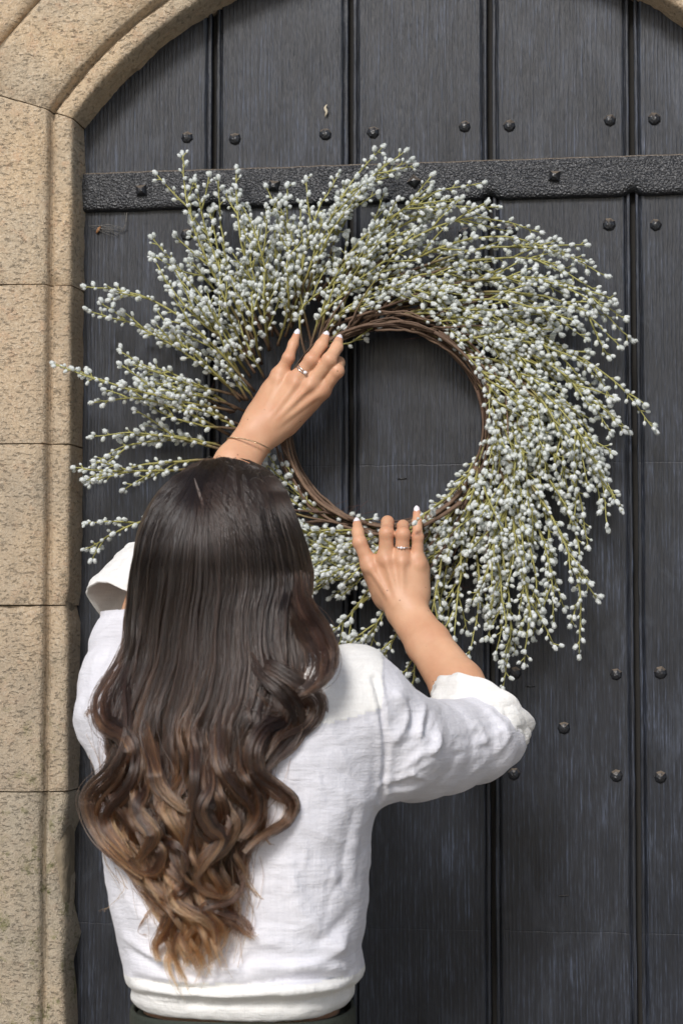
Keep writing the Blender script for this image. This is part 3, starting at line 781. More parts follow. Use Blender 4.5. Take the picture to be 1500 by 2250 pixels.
# ------------------------------------------------------------------ woman: body
YS = -.46
HC = A(478, 1240, -.445)                        # head centre
SR, SL = A(772, 1545, YS), A(262, 1575, YS-.005)
ER, EL = A(1078, 1614, -.245), A(335, 1290, -.245)
WR, WL = A(893, 1345, -.113), A(572, 942, -.115)
def unit(v): return v/np.linalg.norm(v)
HIPZ = at(530, 2235, YS).z
cxh = at(530, 2200, YS)[0]
FOOT = [np.array((cxh-.085, YS-.01, .07)), np.array((cxh+.085, YS+.01, .07))]
def leg_chain(i):
    s_ = -1 if i == 0 else 1
    return [np.array((cxh+s_*.054, YS, HIPZ-.12)), np.array((cxh+s_*.075, YS+.015, .50)), FOOT[i]]
ax_up = unit(np.array((.02, -.12, 1.)))
def body_d(P):
    # torso
    zt_ = at(530, 1500, YS).z
    d = cap_d(P*np.array((1, 1.25, 1)), np.array((cxh+.0, YS*1.25, HIPZ-.02)), np.array((cxh, YS*1.25, zt_-.12)), .108, .110)
    d = smin(d, cap_d(P, SR*.85+SL*.15, SL*.85+SR*.15, .045, .045), .03)
    nb_ = (SR+SL)/2+np.array((0, .005, .0)); d = smin(d, cap_d(P, nb_, HC+np.array((0, .0, -.08)), .055, .05), .02)
    # head
    d = smin(d, ell_d(P, HC+np.array((0, -.005, .012)), np.array((.074, .092, .10))), .02)
    d = smin(d, ell_d(P, HC+np.array((.0, .035, -.045)), np.array((.056, .062, .075))), .02)
    d = smin(d, cap_d(P, HC+np.array((0, .094, .0)), HC+np.array((0, .112, -.030)), .008, .013), .012)     # nose
    d = smin(d, cap_d(P, HC+np.array((-.016, .088, -.062)), HC+np.array((.016, .088, -.062)), .008, .008), .008)   # mouth
    d = smin(d, ell_d(P, HC+np.array((0, .072, -.098)), np.array((.022, .02, .018))), .02)      # chin
    for s_ in (-1, 1):
        d = smin(d, ell_d(P, HC+np.array((s_*.076, .0, -.018)), np.array((.009, .018, .030))), .006)
        d = np.maximum(d, -ell_d(P, HC+np.array((s_*.030, .092, .006)), np.array((.015, .012, .010))))
    # arms
    d = smin(d, chain_d(P, [SR, A(850, 1632, -.425), A(975, 1640, -.325), A(1070, 1622, -.25), ER+(WR-ER)*.30], [.040, .040, .036, .030, .022], .01), .02)
    d = smin(d, chain_d(P, [SL, EL, EL+(WL-EL)*.30], [.036, .028, .022], .01), .02)
    for i in (0, 1): d = smin(d, chain_d(P, leg_chain(i), [.062, .050, .034], .03), .02)
    for i in (0, 1): d = smin(d, cap_d(P, FOOT[i]+np.array((0, -.02, -.035)), FOOT[i]+np.array((0, .15, -.045)), .03, .022), .02)
    return d
bV, bQ = skin_field(body_d, (-.42, -.64, 0.0), (.28, -.08, 1.86), .0075)
bV = lap(bV, bQ, 2)

def perp(d):      # sideways direction in the picture plane
    v = np.cross(d, np.array(FWD)); return unit(v)
def hand(wr, el, mcp, fing, base, bend, thumb, tend, pad):
    fd = unit(el-wr); sd_ = perp(fd); back = np.array((0, -1., 0))
    arm = []
    L = np.linalg.norm(el-wr)
    for s_ in (-1, 1):
        arm.append(([wr+sd_*s_*.0088, wr+fd*.06+sd_*s_*.009, wr+fd*.14+sd_*s_*.010, wr+fd*L*.80+sd_*s_*.006], [.0165, .0182, .0225, .0255]))
    def fn(P):
        d = None
        for pts, rs in arm:
            e = chain_d(P, pts, rs, .01); d = e if d is None else smin(d, e, .016)
        palm = None
        for b_, m_ in zip(base, mcp):
            e = smin(cap_d(P, b_, m_, .0125, .0100), cap_d(P, b_+np.array((0, .009, 0)), m_+np.array((0, .008, 0)), .0125, .0098), .01)
            palm = e if palm is None else smin(palm, e, .012)
        d = smin(d, palm, .02)
        for p_, q_, r1, r2 in pad: d = smin(d, cap_d(P, p_, q_, r1, r2), .016)
        for m_ in mcp: d = smin(d, cap_d(P, m_+back*.0028, m_+back*.0026+fd*.005, .0078, .006), .007)
        for p_, q_ in tend:
            d = smin(d, cap_d(P, p_, q_, .0022, .0016), .0065)
        outd = d
        for pts, rs in fing:
            f_ = chain_d(P, pts, rs, .0035)
            # joints a touch thicker
            f_ = smin(f_, np.linalg.norm(P-pts[1], axis=1)-rs[1]*1.03, .003)
            outd = np.minimum(outd, smin(d, f_, .0065))
        pts, rs = thumb
        outd = smin(outd, chain_d(P, pts, rs, .006), .008)
        return outd
    al = np.vstack([p for p, _ in fing]+[mcp, [wr+fd*L*.72], [wr], thumb[0]])
    lo = al.min(0)-.036; hi = al.max(0)+.036
    V, Q = skin_field(fn, lo, hi, .00145)
    return lap(V, Q, 1, .4), Q
# right hand
mcpR = [A(812, 1242, -.110), A(847, 1228, -.114), A(882, 1228, -.114), A(916, 1236, -.108)]
finR = [([mcpR[0], A(790, 1192, -.113), A(786, 1169, -.102), A(784.5, 1152, -.093)], [.0100, .0086, .0076, .0060]),
        ([mcpR[1], A(849, 1172, -.120), A(851, 1147, -.099), A(852, 1146, -.078)], [.0100, .0090, .0078, .0064]),
        ([mcpR[2], A(884.5, 1174, -.120), A(885, 1156, -.099), A(884, 1157, -.078)], [.0096, .0086, .0076, .0062]),
        ([mcpR[3], A(917, 1180, -.113), A(916, 1147, -.105), A(915.5, 1127, -.098)], [.0088, .0070, .0063, .0052])]
baseR = [A(862, 1316, -.111), A(876, 1318, -.114), A(890, 1318, -.114), A(906, 1318, -.109)]
tendR = [(A(815, 1250, -.1205), A(866, 1330, -.127)), (A(848, 1234, -.1245), A(874, 1322, -.127)), (A(882, 1236, -.1245), A(884, 1318, -.126))]
padR = [(A(842, 1300, -.096), A(822, 1262, -.092), .016, .012), (A(920, 1300, -.098), A(922, 1256, -.098), .013, .010)]
thR = ([A(848, 1318, -.096), A(838, 1262, -.072), A(834, 1215, -.052), A(832, 1185, -.045)], [.014, .0115, .0095, .0075])
rV, rQ = hand(WR, ER, mcpR, finR, baseR, 0, thR, tendR, padR)
# left hand
mcpL = [A(706, 858, -.112), A(683, 842, -.119), A(651, 834, -.119), A(613, 826, -.112)]
finL = [([mcpL[0], A(740, 815, -.121), A(744, 797, -.098), A(741, 795, -.076)], [.0100, .0088, .0078, .0065]),
        ([mcpL[1], A(723, 791, -.128), A(740, 763, -.114), A(743.5, 749, -.104)], [.0100, .0090, .0077, .0061]),
        ([mcpL[2], A(684, 791, -.128), A(706, 758, -.115), A(714, 742, -.106)], [.0098, .0089, .0077, .0061]),
        ([mcpL[3], A(634, 786, -.119), A(644.5, 756, -.111), A(651, 738, -.105)], [.0090, .0074, .0065, .0051])]
baseL = [A(604, 946, -.112), A(592, 934, -.117), A(580, 926, -.117), A(568, 922, -.111)]
tendL = [(A(704, 862, -.1215), A(600, 940, -.128)), (A(680, 848, -.1295), A(594, 936, -.1295)), (A(649, 842, -.1295), A(586, 930, -.1295)), (A(613, 834, -.1215), A(574, 924, -.1255))]
padL = [(A(628, 925, -.100), A(672, 885, -.095), .015, .012), (A(568, 905, -.098), A(594, 860, -.098), .013, .011)]
thL = ([A(628, 932, -.096), A(676, 886, -.078), A(706, 846, -.058), A(722, 822, -.046)], [.014, .0125, .0100, .0078])
lV, lQ = hand(WL, EL, mcpL, finL, baseL, 0, thL, tendL, padL)
allV = np.vstack([bV, rV, lV]); allQ = np.vstack([bQ, rQ+len(bV), lQ+len(bV)+len(rV)])
pme = mesh('person', allV, allQ)
fl = np.zeros(len(allV))
for fings in (finR, finL):
    for pts, rs in fings:
        for p_, w_, a_ in ((pts[0], .010, .6), (pts[1], .0085, .85), (pts[2], .006, .6), (pts[3], .008, .9)):
            fl = np.maximum(fl, a_*np.exp(-(((allV-p_)**2).sum(1))/w_**2))
add_col(pme, fl[:, None].repeat(3, 1), 'flush')
person = obj('person', pme, M['skin'], None, category='person',
             label='person seen from behind in a white linen shirt, both hands raised to the wreath')

# nails
def nail(tip, prev, up, w, l):
    d = unit(tip-prev); u = unit(up-d*np.dot(up, d)); s_ = np.cross(d, u)
    V = []; nu, nv = 7, 8
    for i in range(nv):
        a = i/(nv-1)
        ww = w*(1-.30*abs(2*a-1)**3.2) if a < .5 else w*(1-.42*abs(2*a-1)**3.0)
        for j in range(nu):
            b_ = 2*j/(nu-1)-1
            V.append(s_*ww*.5*b_ + d*(a-.5)*l + u*(-.30*w*b_*b_+.0011-.0018*(a-.35)**2))
    n = len(V)
    low = [v-u*.0012 for v in V]
    Fc = [(i*nu+j, i*nu+j+1, (i+1)*nu+j+1, (i+1)*nu+j) for i in range(nv-1) for j in range(nu-1)]
    Fb = [tuple(k+n for k in f[::-1]) for f in Fc]
    rim = [j for j in range(nu)]+[i*nu+nu-1 for i in range(1, nv)]+[(nv-1)*nu+j for j in range(nu-2, -1, -1)]+[i*nu for i in range(nv-2, 0, -1)]
    Fs = [(rim[i], rim[i]+n, rim[(i+1) % len(rim)]+n, rim[(i+1) % len(rim)]) for i in range(len(rim))]
    return np.array(V+low), Fc+Fb+Fs
def put_nail(chain, up, off, fwd=.0025, w=.0088, l=.0112):
    pts, rs = chain; tip, prev = pts[3], pts[2]
    V, Fc = nail(tip, prev, up, w, l)
    d = unit(tip-prev); u = unit(up-d*np.dot(up, d))
    me = mesh('fingernail', V+tip+u*(rs[3]*off)+d*fwd, Fc)
    obj('fingernail', me, M['nail'], person)
bk = np.array((0, -1., 0.25))
put_nail(finR[0], bk, .80); put_nail(finR[3], bk, .80, .003, .0078); put_nail(finR[1], np.array((0, 0, 1.)), .86, .002); put_nail(finR[2], np.array((0, 0, 1.)), .86, .002)
put_nail(finL[3], bk, .80, .003, .0078); put_nail(finL[2], bk, .82); put_nail(finL[1], np.array((.35, -1, .3)), .82); put_nail(finL[0], np.array((.5, 0, 1.)), .86)
# rings and bracelet
def hoop(name, c, axis, up, r, th, mat, n=40, tw=0, parent=None):
    a = unit(axis); u = unit(up-a*np.dot(up, a)); w = np.cross(a, u)
    P = [c+r*(math.cos(t)*u+math.sin(t)*w) for t in np.linspace(0, 2*math.pi, n)]
    g = MB(); V, Fc = tube(P, th, 6, False)
    if tw:
        V = []; 
        m = n*6; P2 = [c+r*(math.cos(t)*u+math.sin(t)*w) for t in np.linspace(0, 2*math.pi, m)]
        for k in (0, math.pi):
            Q2 = [p+th*.6*(math.cos(i*.9+k)*unit(p-c)+math.sin(i*.9+k)*a) for i, p in enumerate(P2)]
            V, Fc = tube(Q2, th*.62, 4, False); g.add(V, Fc)
    else: g.add(V, Fc)
    return obj(name, g.mesh(name), mat, parent or person), u, w
def gems(o, c, u, r, side, spec):
    for off, s_ in spec:
        bm = bmesh.new(); bmesh.ops.create_icosphere(bm, subdivisions=1, radius=s_)
        me = bpy.data.meshes.new('gem'); bm.to_mesh(me); bm.free()
        g_ = obj('gem', me, M['gem'], o); g_.location = c+u*(r+s_*.45)+side*off
def seg_ring(ch, f, extra, th, spec, name='ring'):
    p, rs = ch; a = p[0]; b_ = p[1]; c = a+(b_-a)*f; rr = (rs[0]+(rs[1]-rs[0])*f)+extra
    o, u, w = hoop(name, c, b_-a, np.array((0, -1., 0)), rr, th, M['silver'])
    if spec: gems(o, c, u, rr, w, spec)
seg_ring(finR[2], .50, .0006, .0008, [(0, .0021), (.0036, .0014), (-.0036, .0014)])
seg_ring(finL[2], .46, .0007, .0008, [])
seg_ring(finL[2], .55, .0007, .0008, [(.006, .0026)])
fdl = unit(EL-WL)
hoop('bracelet', WL+fdl*.030+np.array((0, 0, 0)), fdl+np.array((.25, .35, 0.1)), np.array((0, -1., 0)), .0285, .0009, M['gold'], 50, 1)
for s_ in (-1, 1):
    bm = bmesh.new(); bmesh.ops.create_uvsphere(bm, u_segments=14, v_segments=10, radius=.0115); me = bpy.data.meshes.new('eye'); bm.to_mesh(me); bm.free()
    o = obj('eye', me, M['eye'], person); o.location = HC+np.array((s_*.030, .080, .006))

# ------------------------------------------------------------------ trousers and shoes
WZ = at(300, 2214, YS).z
def trou_d(P):
    q = P*np.array((1, 1.2, 1))
    d = cap_d(q, np.array((cxh, YS*1.2, HIPZ-.10)), np.array((cxh, YS*1.2, WZ+.05)), .124, .116)
    for i in (0, 1): d = smin(d, chain_d(P, leg_chain(i), [.076, .068, .058], .03), .015)
    d = np.maximum(d, P[:, 2]-WZ)
    d = np.maximum(d, .06-P[:, 2])
    return d
tV, tQ = skin_field(trou_d, (cxh-.2, YS-.2, .02), (cxh+.2, YS+.2, WZ+.02), .008)
obj('trousers', mesh('trousers', lap(tV, tQ, 1), tQ), M['trouser'], person)
# waistband
wb = []; nb_ = 72
a_, b_2 = (at(782, 2216, YS).x-at(290, 2216, YS).x)/2, .118
cxw = (at(782, 2216, YS).x+at(290, 2216, YS).x)/2
sec = [(0, -.040), (.003, -.036), (.003, -.004), (.0015, 0), (-.0015, 0), (-.003, -.004)]
for i in range(nb_):
    t = 2*math.pi*i/nb_
    for r_, z_ in sec: wb.append((cxw+(a_-.004+r_)*math.cos(t), YS+(b_2+r_)*math.sin(t), WZ+.006+z_+.002*math.sin(3*t)))
k = len(sec)
obj('waistband', mesh('waistband', wb, [(i*k+j, ((i+1) % nb_)*k+j, ((i+1) % nb_)*k+(j+1) % k, i*k+(j+1) % k) for i in range(nb_) for j in range(k)]), M['trouser'], person)
for i in (0, 1):
    sV, sQ = skin_field(lambda P: np.maximum(smin(chain_d(P, [FOOT[i]+np.array((0, -.03, -.03)), FOOT[i]+np.array((0, .08, -.035)), FOOT[i]+np.array((0, .16, -.04))], [.038, .038, .027], .02), cap_d(P, FOOT[i]+np.array((0, -.01, -.02)), FOOT[i]+np.array((0, -.01, .02)), .042, .042), .02), .003-P[:, 2]),
                        FOOT[i]+np.array((-.07, -.1, -.08)), FOOT[i]+np.array((.07, .22, .08)), .006)
    obj('shoe', mesh('shoe', lap(sV, sQ, 1), sQ), M['shoe'], person)

# ------------------------------------------------------------------ shirt
ROW = [(1438, 430, 640, .055), (1456, 372, 742, .068), (1480, 310, 792, .080), (1520, 240, 818, .095), (1570, 205, 828, .108), (1650, 212, 838, .116), (1750, 226, 832, .118), (1830, 236, 812, .116), (1920, 243, 805, .114), (1985, 250, 803, .114),
       (2020, 256, 797, .114), (2076, 270, 789, .114), (2110, 283, 792, .119), (2132, 288, 796, .123), (2148, 292, 790, .120), (2160, 302, 769, .108), (2182, 297, 773, .110), (2192, 303, 768, .108), (2206, 314, 756, .105)]
rz = np.array([at(500, r[0], YS).z for r in ROW])[::-1]
rl = np.array([at(r[1], r[0], YS).x for r in ROW])[::-1]; rr_ = np.array([at(r[2], r[0], YS).x for r in ROW])[::-1]; rb = np.array([r[3] for r in ROW])[::-1]
slR = [(A(790, 1560, YS), .062), (A(850, 1632, -.425), .0645), (A(910, 1645, -.375), .0575), (A(975, 1640, -.325), .0515), (A(1040, 1628, -.280), .0485), (A(1078, 1612, -.252), .0455)]
slL = [(A(262, 1575, YS-.004), .050), (A(272, 1500, -.415), .050), (A(290, 1420, -.345), .048), (A(312, 1345, -.28), .046), (A(336, 1290, -.24), .045)]
def shirt_d(P):
    z = P[:, 2]
    xl = np.interp(z, rz, rl); xr = np.interp(z, rz, rr_); b_ = np.interp(z, rz, rb)
    a = (xr-xl)/2; cx = (xl+xr)/2
    u = np.abs((P[:, 0]-cx)/a); v = np.abs((P[:, 1]-YS)/b_)
    q = (u**2.5+v**2.5)**(1/2.5)
    d = (q-1)*np.minimum(a, b_)
    d = np.maximum(d, rz[0]-z); d = smin_max(d, z-rz[-1], .02)
    d = smin(d, chain_d(P, [s_[0] for s_ in slR], [s_[1] for s_ in slR], .012), .022)
    d = smin(d, chain_d(P, [s_[0] for s_ in slL], [s_[1] for s_ in slL], .012), .022)
    # peak of the raised right shoulder
    d = smin(d, cap_d(P, A(772, 1490, YS+.01), A(700, 1530, YS), .030, .05), .035)
    return d
def smin_max(a, b, k): return -smin(-a, -b, k)
cV, cQ = skin_field(shirt_d, (-.40, -.62, rz[0]-.02), (.31, -.16, rz[-1]+.05), .0031)
cV = lap(cV, cQ, 2)
cN = vnormals(cV, cQ)
# folds, laid on the cloth as ridges (+) and valleys (-)
FOLD = [  # sleeve: gathers running from the seam and across the elbow
    ([(738, 1330), (700, 1480), (690, 1545)], .0050, .006), ([(770, 1345), (760, 1440), (735, 1520)], -.0045, .006), ([(860, 1400), (850, 1480), (800, 1580), (770, 1640)], .0052, .007), ([(815, 1400), (800, 1480), (770, 1560)], -.0045, .006),
    ([(905, 1380), (1010, 1420), (1090, 1500), (1100, 1560)], .0035, .007), ([(1000, 1330), (1120, 1370), (1200, 1450), (1235, 1540)], .0045, .008), ([(1060, 1350), (1150, 1420), (1190, 1500)], -.004, .007),
    ([(900, 1640), (1000, 1625), (1095, 1595)], .0030, .0045), ([(910, 1660), (1000, 1645), (1090, 1612)], -.0038, .0045), ([(650, 1790), (760, 1830), (850, 1850)], .003, .005), ([(840, 1850), (960, 1720), (1060, 1660)], .0032, .006), ([(980, 1790), (1090, 1720), (1200, 1620), (1260, 1540)], .0035, .007),
    ([(560, 1290), (620, 1380), (600, 1480), (540, 1560)], .0042, .008), ([(640, 1330), (660, 1420), (640, 1500)], -.004, .007), ([(472, 1260), (492, 1500), (472, 1700), (432, 1950)], .0012, .0042), ([(480, 1260), (502, 1500), (482, 1700), (445, 1940)], -.0012, .0035),
    ([(500, 1900), (640, 1890), (800, 1840)], .003, .006), ([(520, 1870), (660, 1860), (780, 1810)], -.003, .006), ([(1140, 1400), (1180, 1480), (1180, 1600)], .003, .006)]
FOLD = [([(680+x*.34667, 1080+y*.34667) for x, y in p], a_1, w_) for p, a_1, w_ in FOLD]
FOLD += [ # back, waist and left arm
    ([(800, 1770), (785, 1850), (778, 1930)], .004, .010), ([(775, 1790), (760, 1860), (755, 1940)], -.003, .009), ([(700, 1700), (720, 1800), (700, 1900)], .0015, .018),
    ([(640, 1900), (660, 2000), (740, 2080)], .0035, .016), ([(790, 2030), (760, 2050), (720, 2100), (650, 2128)], .0042, .010), ([(800, 2000), (760, 2025), (700, 2070)], -.0035, .010), ([(560, 2060), (640, 2085), (760, 2080)], .003, .012),
    ([(270, 2060), (340, 2100), (430, 2125), (520, 2130)], .0045, .009), ([(290, 2085), (360, 2128), (450, 2150)], -.0035, .007), ([(290, 2150), (400, 2170), (520, 2166), (640, 2150), (780, 2148)], -.0080, .0055), ([(295, 2178), (420, 2192), (560, 2182), (770, 2168)], .004, .007),
    ([(420, 2205), (560, 2196), (700, 2192), (770, 2182)], -.0035, .005), ([(560, 2125), (660, 2126), (780, 2130)], .004, .009), ([(255, 1930), (300, 2000), (380, 2050)], .003, .014), ([(640, 1760), (700, 1830), (790, 1860)], .0012, .012),
    ([(210, 1440), (200, 1520), (215, 1620), (240, 1700)], .004, .010), ([(260, 1340), (235, 1430), (215, 1500)], -.003, .009), ([(285, 1380), (240, 1460), (190, 1560)], .0035, .008), ([(190, 1540), (235, 1500), (270, 1440)], -.0025, .006)]
qf = random.Random(21)
for i in range(64):
    if i < 26: cx_, cy_, ag = qf.uniform(870, 1110), qf.uniform(1560, 1720), qf.choice([qf.gauss(-.45, .2), qf.gauss(-.9, .2)])
    elif i < 50: cx_, cy_, ag = qf.uniform(620, 810), qf.uniform(1640, 2120), qf.choice([qf.gauss(.25, .3), qf.gauss(1.2, .35)])
    else: cx_, cy_, ag = qf.uniform(290, 780), qf.uniform(2060, 2200), qf.gauss(0, .18)
    L_ = qf.uniform(30, 95) if i < 26 else qf.uniform(25, 80); bd_ = qf.uniform(-14, 14)
    FOLD.append(([(cx_-L_*math.cos(ag), cy_-L_*math.sin(ag)), (cx_-bd_*math.sin(ag), cy_+bd_*math.cos(ag)), (cx_+L_*math.cos(ag), cy_+L_*math.sin(ag))], qf.choice([-1, 1, 1])*(qf.uniform(.0009, .0018) if i < 26 else qf.uniform(.0004, .0011)), qf.uniform(.0030, .0052)))
def polyd(Vp, pl):
    best = np.full(len(Vp), 1e9)
    for i in range(len(pl)-1):
        a = np.array(pl[i]); b = np.array(pl[i+1]); ab = b-a
        t = np.clip(((Vp-a)@ab)/(ab@ab), 0, 1)
        best = np.minimum(best, np.linalg.norm(Vp-(a+t[:, None]*ab), axis=1))
    return best
vv = cV-np.array(CAM); ww_ = vv@np.array(FWD)
pxs = np.stack([750+F_PX*(vv@np.array(RGT))/ww_, 1125-F_PX*(vv@np.array(UPV))/ww_], 1)
facing = np.clip(-(cN*(vv/np.linalg.norm(vv, axis=1)[:, None])).sum(1), 0, 1)
disp = np.zeros(len(cV))
for pl, amp, w_ in FOLD:
    pl2 = catmull(np.array(pl, float), 14)
    dd = polyd(pxs, pl2)/1930.
    # fade to the ends
    disp += amp*1.3*(.45*np.exp(-(dd/(w_*.85))**2)+.55*np.exp(-dd/(w_*.6)))*sstep(.3, .75, facing)
# seam of the yoke and armhole
yk = catmull(np.array([(560, 1622), (669, 1604), (760, 1584), (836, 1560)], float), 20)
yline = np.interp(pxs[:, 0], yk[:, 0], yk[:, 1])
inyoke = (pxs[:, 1] < yline) & (pxs[:, 0] < 842) & (cV[:, 0] > SL[0]+.05) & (cN[:, 1] < .2)
disp += np.where(inyoke, .0016, 0)
seam = catmull(np.array([(822, 1492), (838, 1560), (846, 1640), (842, 1700), (832, 1757)], float), 20)
sdm = polyd(pxs, seam)/1930.
disp += sstep(.1, .4, facing)*(-.0035*np.exp(-(sdm/.0035)**2)+.0015*np.exp(-((sdm-.006)/.004)**2))
nz = np.array([1.2*FB(x*13, y*13, z*19, 2)+.38*FB(x*42+3, y*42, z*62, 2) for x, y, z in cV])
disp += .0026*nz
cV = cV+cN*disp[:, None]
sm = mesh('shirt', cV, cQ); sm.materials.append(M['linen']); sm.materials.append(M['linen2'])
fi = inyoke[cQ].all(1) | (cV[cQ][:, :, 2].mean(1) < at(500, 2156, YS-.1).z-0*cV[cQ][:, :, 0].mean(1))
sm.polygons.foreach_set('material_index', fi.astype(np.int32))
shirt = obj('shirt', sm, None, person)
# rolled cuffs
def cuff(c, axis, r, wdt, th, seed, wav=.004, flare=.1, up=(0, -1., 0)):
    a = unit(np.array(axis, float)); u = unit(np.array(up)-a*np.dot(up, a)); w = np.cross(a, u)
    sec = []
    ns = 34
    for i in range(ns):
        t = 2*math.pi*i/ns
        ct, st_ = math.cos(t), math.sin(t)
        sec.append((th*.5*np.sign(ct)*abs(ct)**.6, wdt*.5*np.sign(st_)*abs(st_)**.75))
    V = []; n = 110
    for i in range(n):
        t = 2*math.pi*i/n; dr = math.cos(t)*u+math.sin(t)*w
        cs, sn = math.cos(t), math.sin(t)
        lump = wav*(N3(cs*1.5+seed, sn*1.5, 0)+.5*N3(cs*4+seed, sn*4, 2))
        sh = .010*N3(cs*1.1+seed, sn*1.1, 8)
        for k_, (rr2, ax) in enumerate(sec):
            cre = .0022*N3(cs*3+seed, sn*3, ax*180)+.0012*N3(cs*9, sn*9+seed, ax*420)
            # lines of the turned-up layers
            lay = (-.0042*math.exp(-((ax/wdt-.10-.3*N3(cs*1.3, sn*1.3, seed))/.06)**2)-.003*math.exp(-((ax/wdt+.22-.4*N3(cs*1.6, sn*1.6, seed+5))/.05)**2)) if rr2 > 0 else 0
            rad = r*(1+flare*ax/wdt)+lump+rr2+cre+lay
            V.append(c+dr*rad+a*(ax+sh+.004*N3(cs*2, sn*2+seed, 4)))
    Fc = [(i*ns+j, ((i+1) % n)*ns+j, ((i+1) % n)*ns+(j+1) % ns, i*ns+(j+1) % ns) for i in range(n) for j in range(ns)]
    return mesh('cuff', V, Fc)
obj('cuff', cuff(A(1043, 1590, -.248), (.37, .54, .76), .0575, .050, .009, 3.3, .005, .20), M['linen2'], shirt)
obj('cuff', cuff(A(1053, 1604, -.253), (.37, .54, .76), .0545, .038, .008, 6.4, .006, .12), M['linen2'], shirt)
obj('cuff', cuff(A(318, 1300, -.235), unit(WL-EL)*1., .0520, .076, .008, 8.1, .004, -.22), M['linen2'], shirt)

# ------------------------------------------------------------------ hair
LEFT = np.array([(1003, 455), (1012, 425), (1040, 385), (1080, 350), (1130, 322), (1180, 303), (1250, 289), (1330, 281), (1400, 272), (1460, 258), (1540, 228), (1600, 214), (1700, 222), (1770, 218), (1830, 232), (1900, 258), (1960, 292), (2050, 318), (2120, 330)], float)
RIGHT = np.array([(1003, 515), (1012, 560), (1032, 597), (1080, 632), (1130, 652), (1200, 676), (1260, 689), (1300, 688), (1340, 676), (1400, 676), (1460, 690), (1540, 690), (1600, 668), (1680, 648), (1760, 636), (1820, 612), (1880, 585), (1950, 572), (2050, 575), (2120, 560)], float)
HR = np.array((.1065, .118, .128)); HCH = HC+np.array((0, -.004, .0))
def env(u, y):
    l = np.interp(y, LEFT[:, 0], LEFT[:, 1]); r = np.interp(y, RIGHT[:, 0], RIGHT[:, 1])
    return (l+r)/2+u*(r-l)/2
CR = (440., 1075.)
CAMn = np.array(CAM); FW, RG, UPn = np.array(FWD), np.array(RGT), np.array(UPV)
def back_depth(px, py):
    """y of the outer hair surface on the back of the head (nan outside)"""
    d = FW*F_PX+RG*(px[:, None]-750)-UPn*(py[:, None]-1125)
    d /= np.linalg.norm(d, axis=1)[:, None]
    o = (CAMn-HCH)/HR; e = d/HR
    a = (e*e).sum(1); b = (e*o).sum(1); c = (o*o).sum()-1
    ds = np.maximum(b*b-a*c, 0)
    t = (-b-np.sqrt(ds))/a
    return CAMn[1]+t*d[:, 1]
def hang_depth(u, y, x=None):
    """how far out the curtain hangs: round the nape, then resting on the back of the shirt"""
    k = sstep(1200, 1620, y); uu = np.clip(np.abs(u), 0, 1)
    a = -.449-.118*np.sqrt(np.maximum(0, 1-uu*uu)) if x is None else back_depth(x, np.minimum(y, 1245.))
    b_ = np.interp(y, [1250, 1550, 1650, 1750, 1900, 2150], [-.572, -.584, -.588, -.591, -.590, -.587])+.055*uu**2.4
    return a*(1-k)+b_*k
def unproj(px, py, Y):
    d = FW*F_PX+RG*(px[:, None]-750)-UPn*(py[:, None]-1125)
    return CAMn+d*((Y-CAMn[1])/d[:, 1])[:, None]
def strand_px(u, y, ys=None, fan=None):
    """sheet position before curling: fans from the crown, follows the head, then hangs"""
    if ys is None: ys = CR[1]-65*np.abs(u)**1.3+0*y
    x = env(u, np.maximum(y, 1003)); k = 1-(1-np.clip((y-ys)/(95+60*(1-np.abs(u)) if fan is None else fan), 0, 1))**2.2
    cx = CR[0]+(CR[1]-ys)*.35+14*np.sin(u*2)+ (x-CR[0])*.30*np.abs(u)**.5*sstep(1075, 1030, ys)
    x = cx*(1-k)+x*k
    k2 = sstep(1190, 1300, y)
    Y = hang_depth(u, y, x)
    return x, Y
# underlying mass
NU, NV = 44, 70
V = []
for j in range(NV):
    yv = 1012+(1845-1012)*j/(NV-1)
    u = np.linspace(-.93, .93, NU); y = np.full(NU, yv)+6*np.sin(u*20)
    xe = env(u*(.93 if yv > 1400 else 1), y); k2 = sstep(1190, 1300, y)
    if yv > 1600: xe = 430+(xe-430)*(1-.25*(yv-1600)/245)
    Y = hang_depth(u, y, xe)+.011
    V.append(unproj(xe, y, Y))
V = np.vstack(V); Fr = V+np.array((0, .022, 0))
n = len(V)
Fc = [(j*NU+i, j*NU+i+1, (j+1)*NU+i+1, (j+1)*NU+i) for j in range(NV-1) for i in range(NU-1)]
Fc += [tuple(k+n for k in f[::-1]) for f in Fc]
g = MB(); g.add(np.vstack([V, Fr]), Fc)
def cap_field(P):
    d = ell_d(P, HCH, HR-.0135)
    d = np.maximum(d, -ell_d(P, HC+np.array((0, .10, -.055)), np.array((.066, .10, .115))))
    dn = cap_d(P, HCH+np.array((0, -.03, -.03)), HCH+np.array((0, -.03, -.16)), .072, .06)
    return smin(d, dn, .02)
hV, hQ = skin_field(cap_field, HCH-.20, HCH+.16, .006)
g.add(lap(hV, hQ, 1), hQ)
hair = obj('hair', g.mesh('hair'), M['haircap'], person)
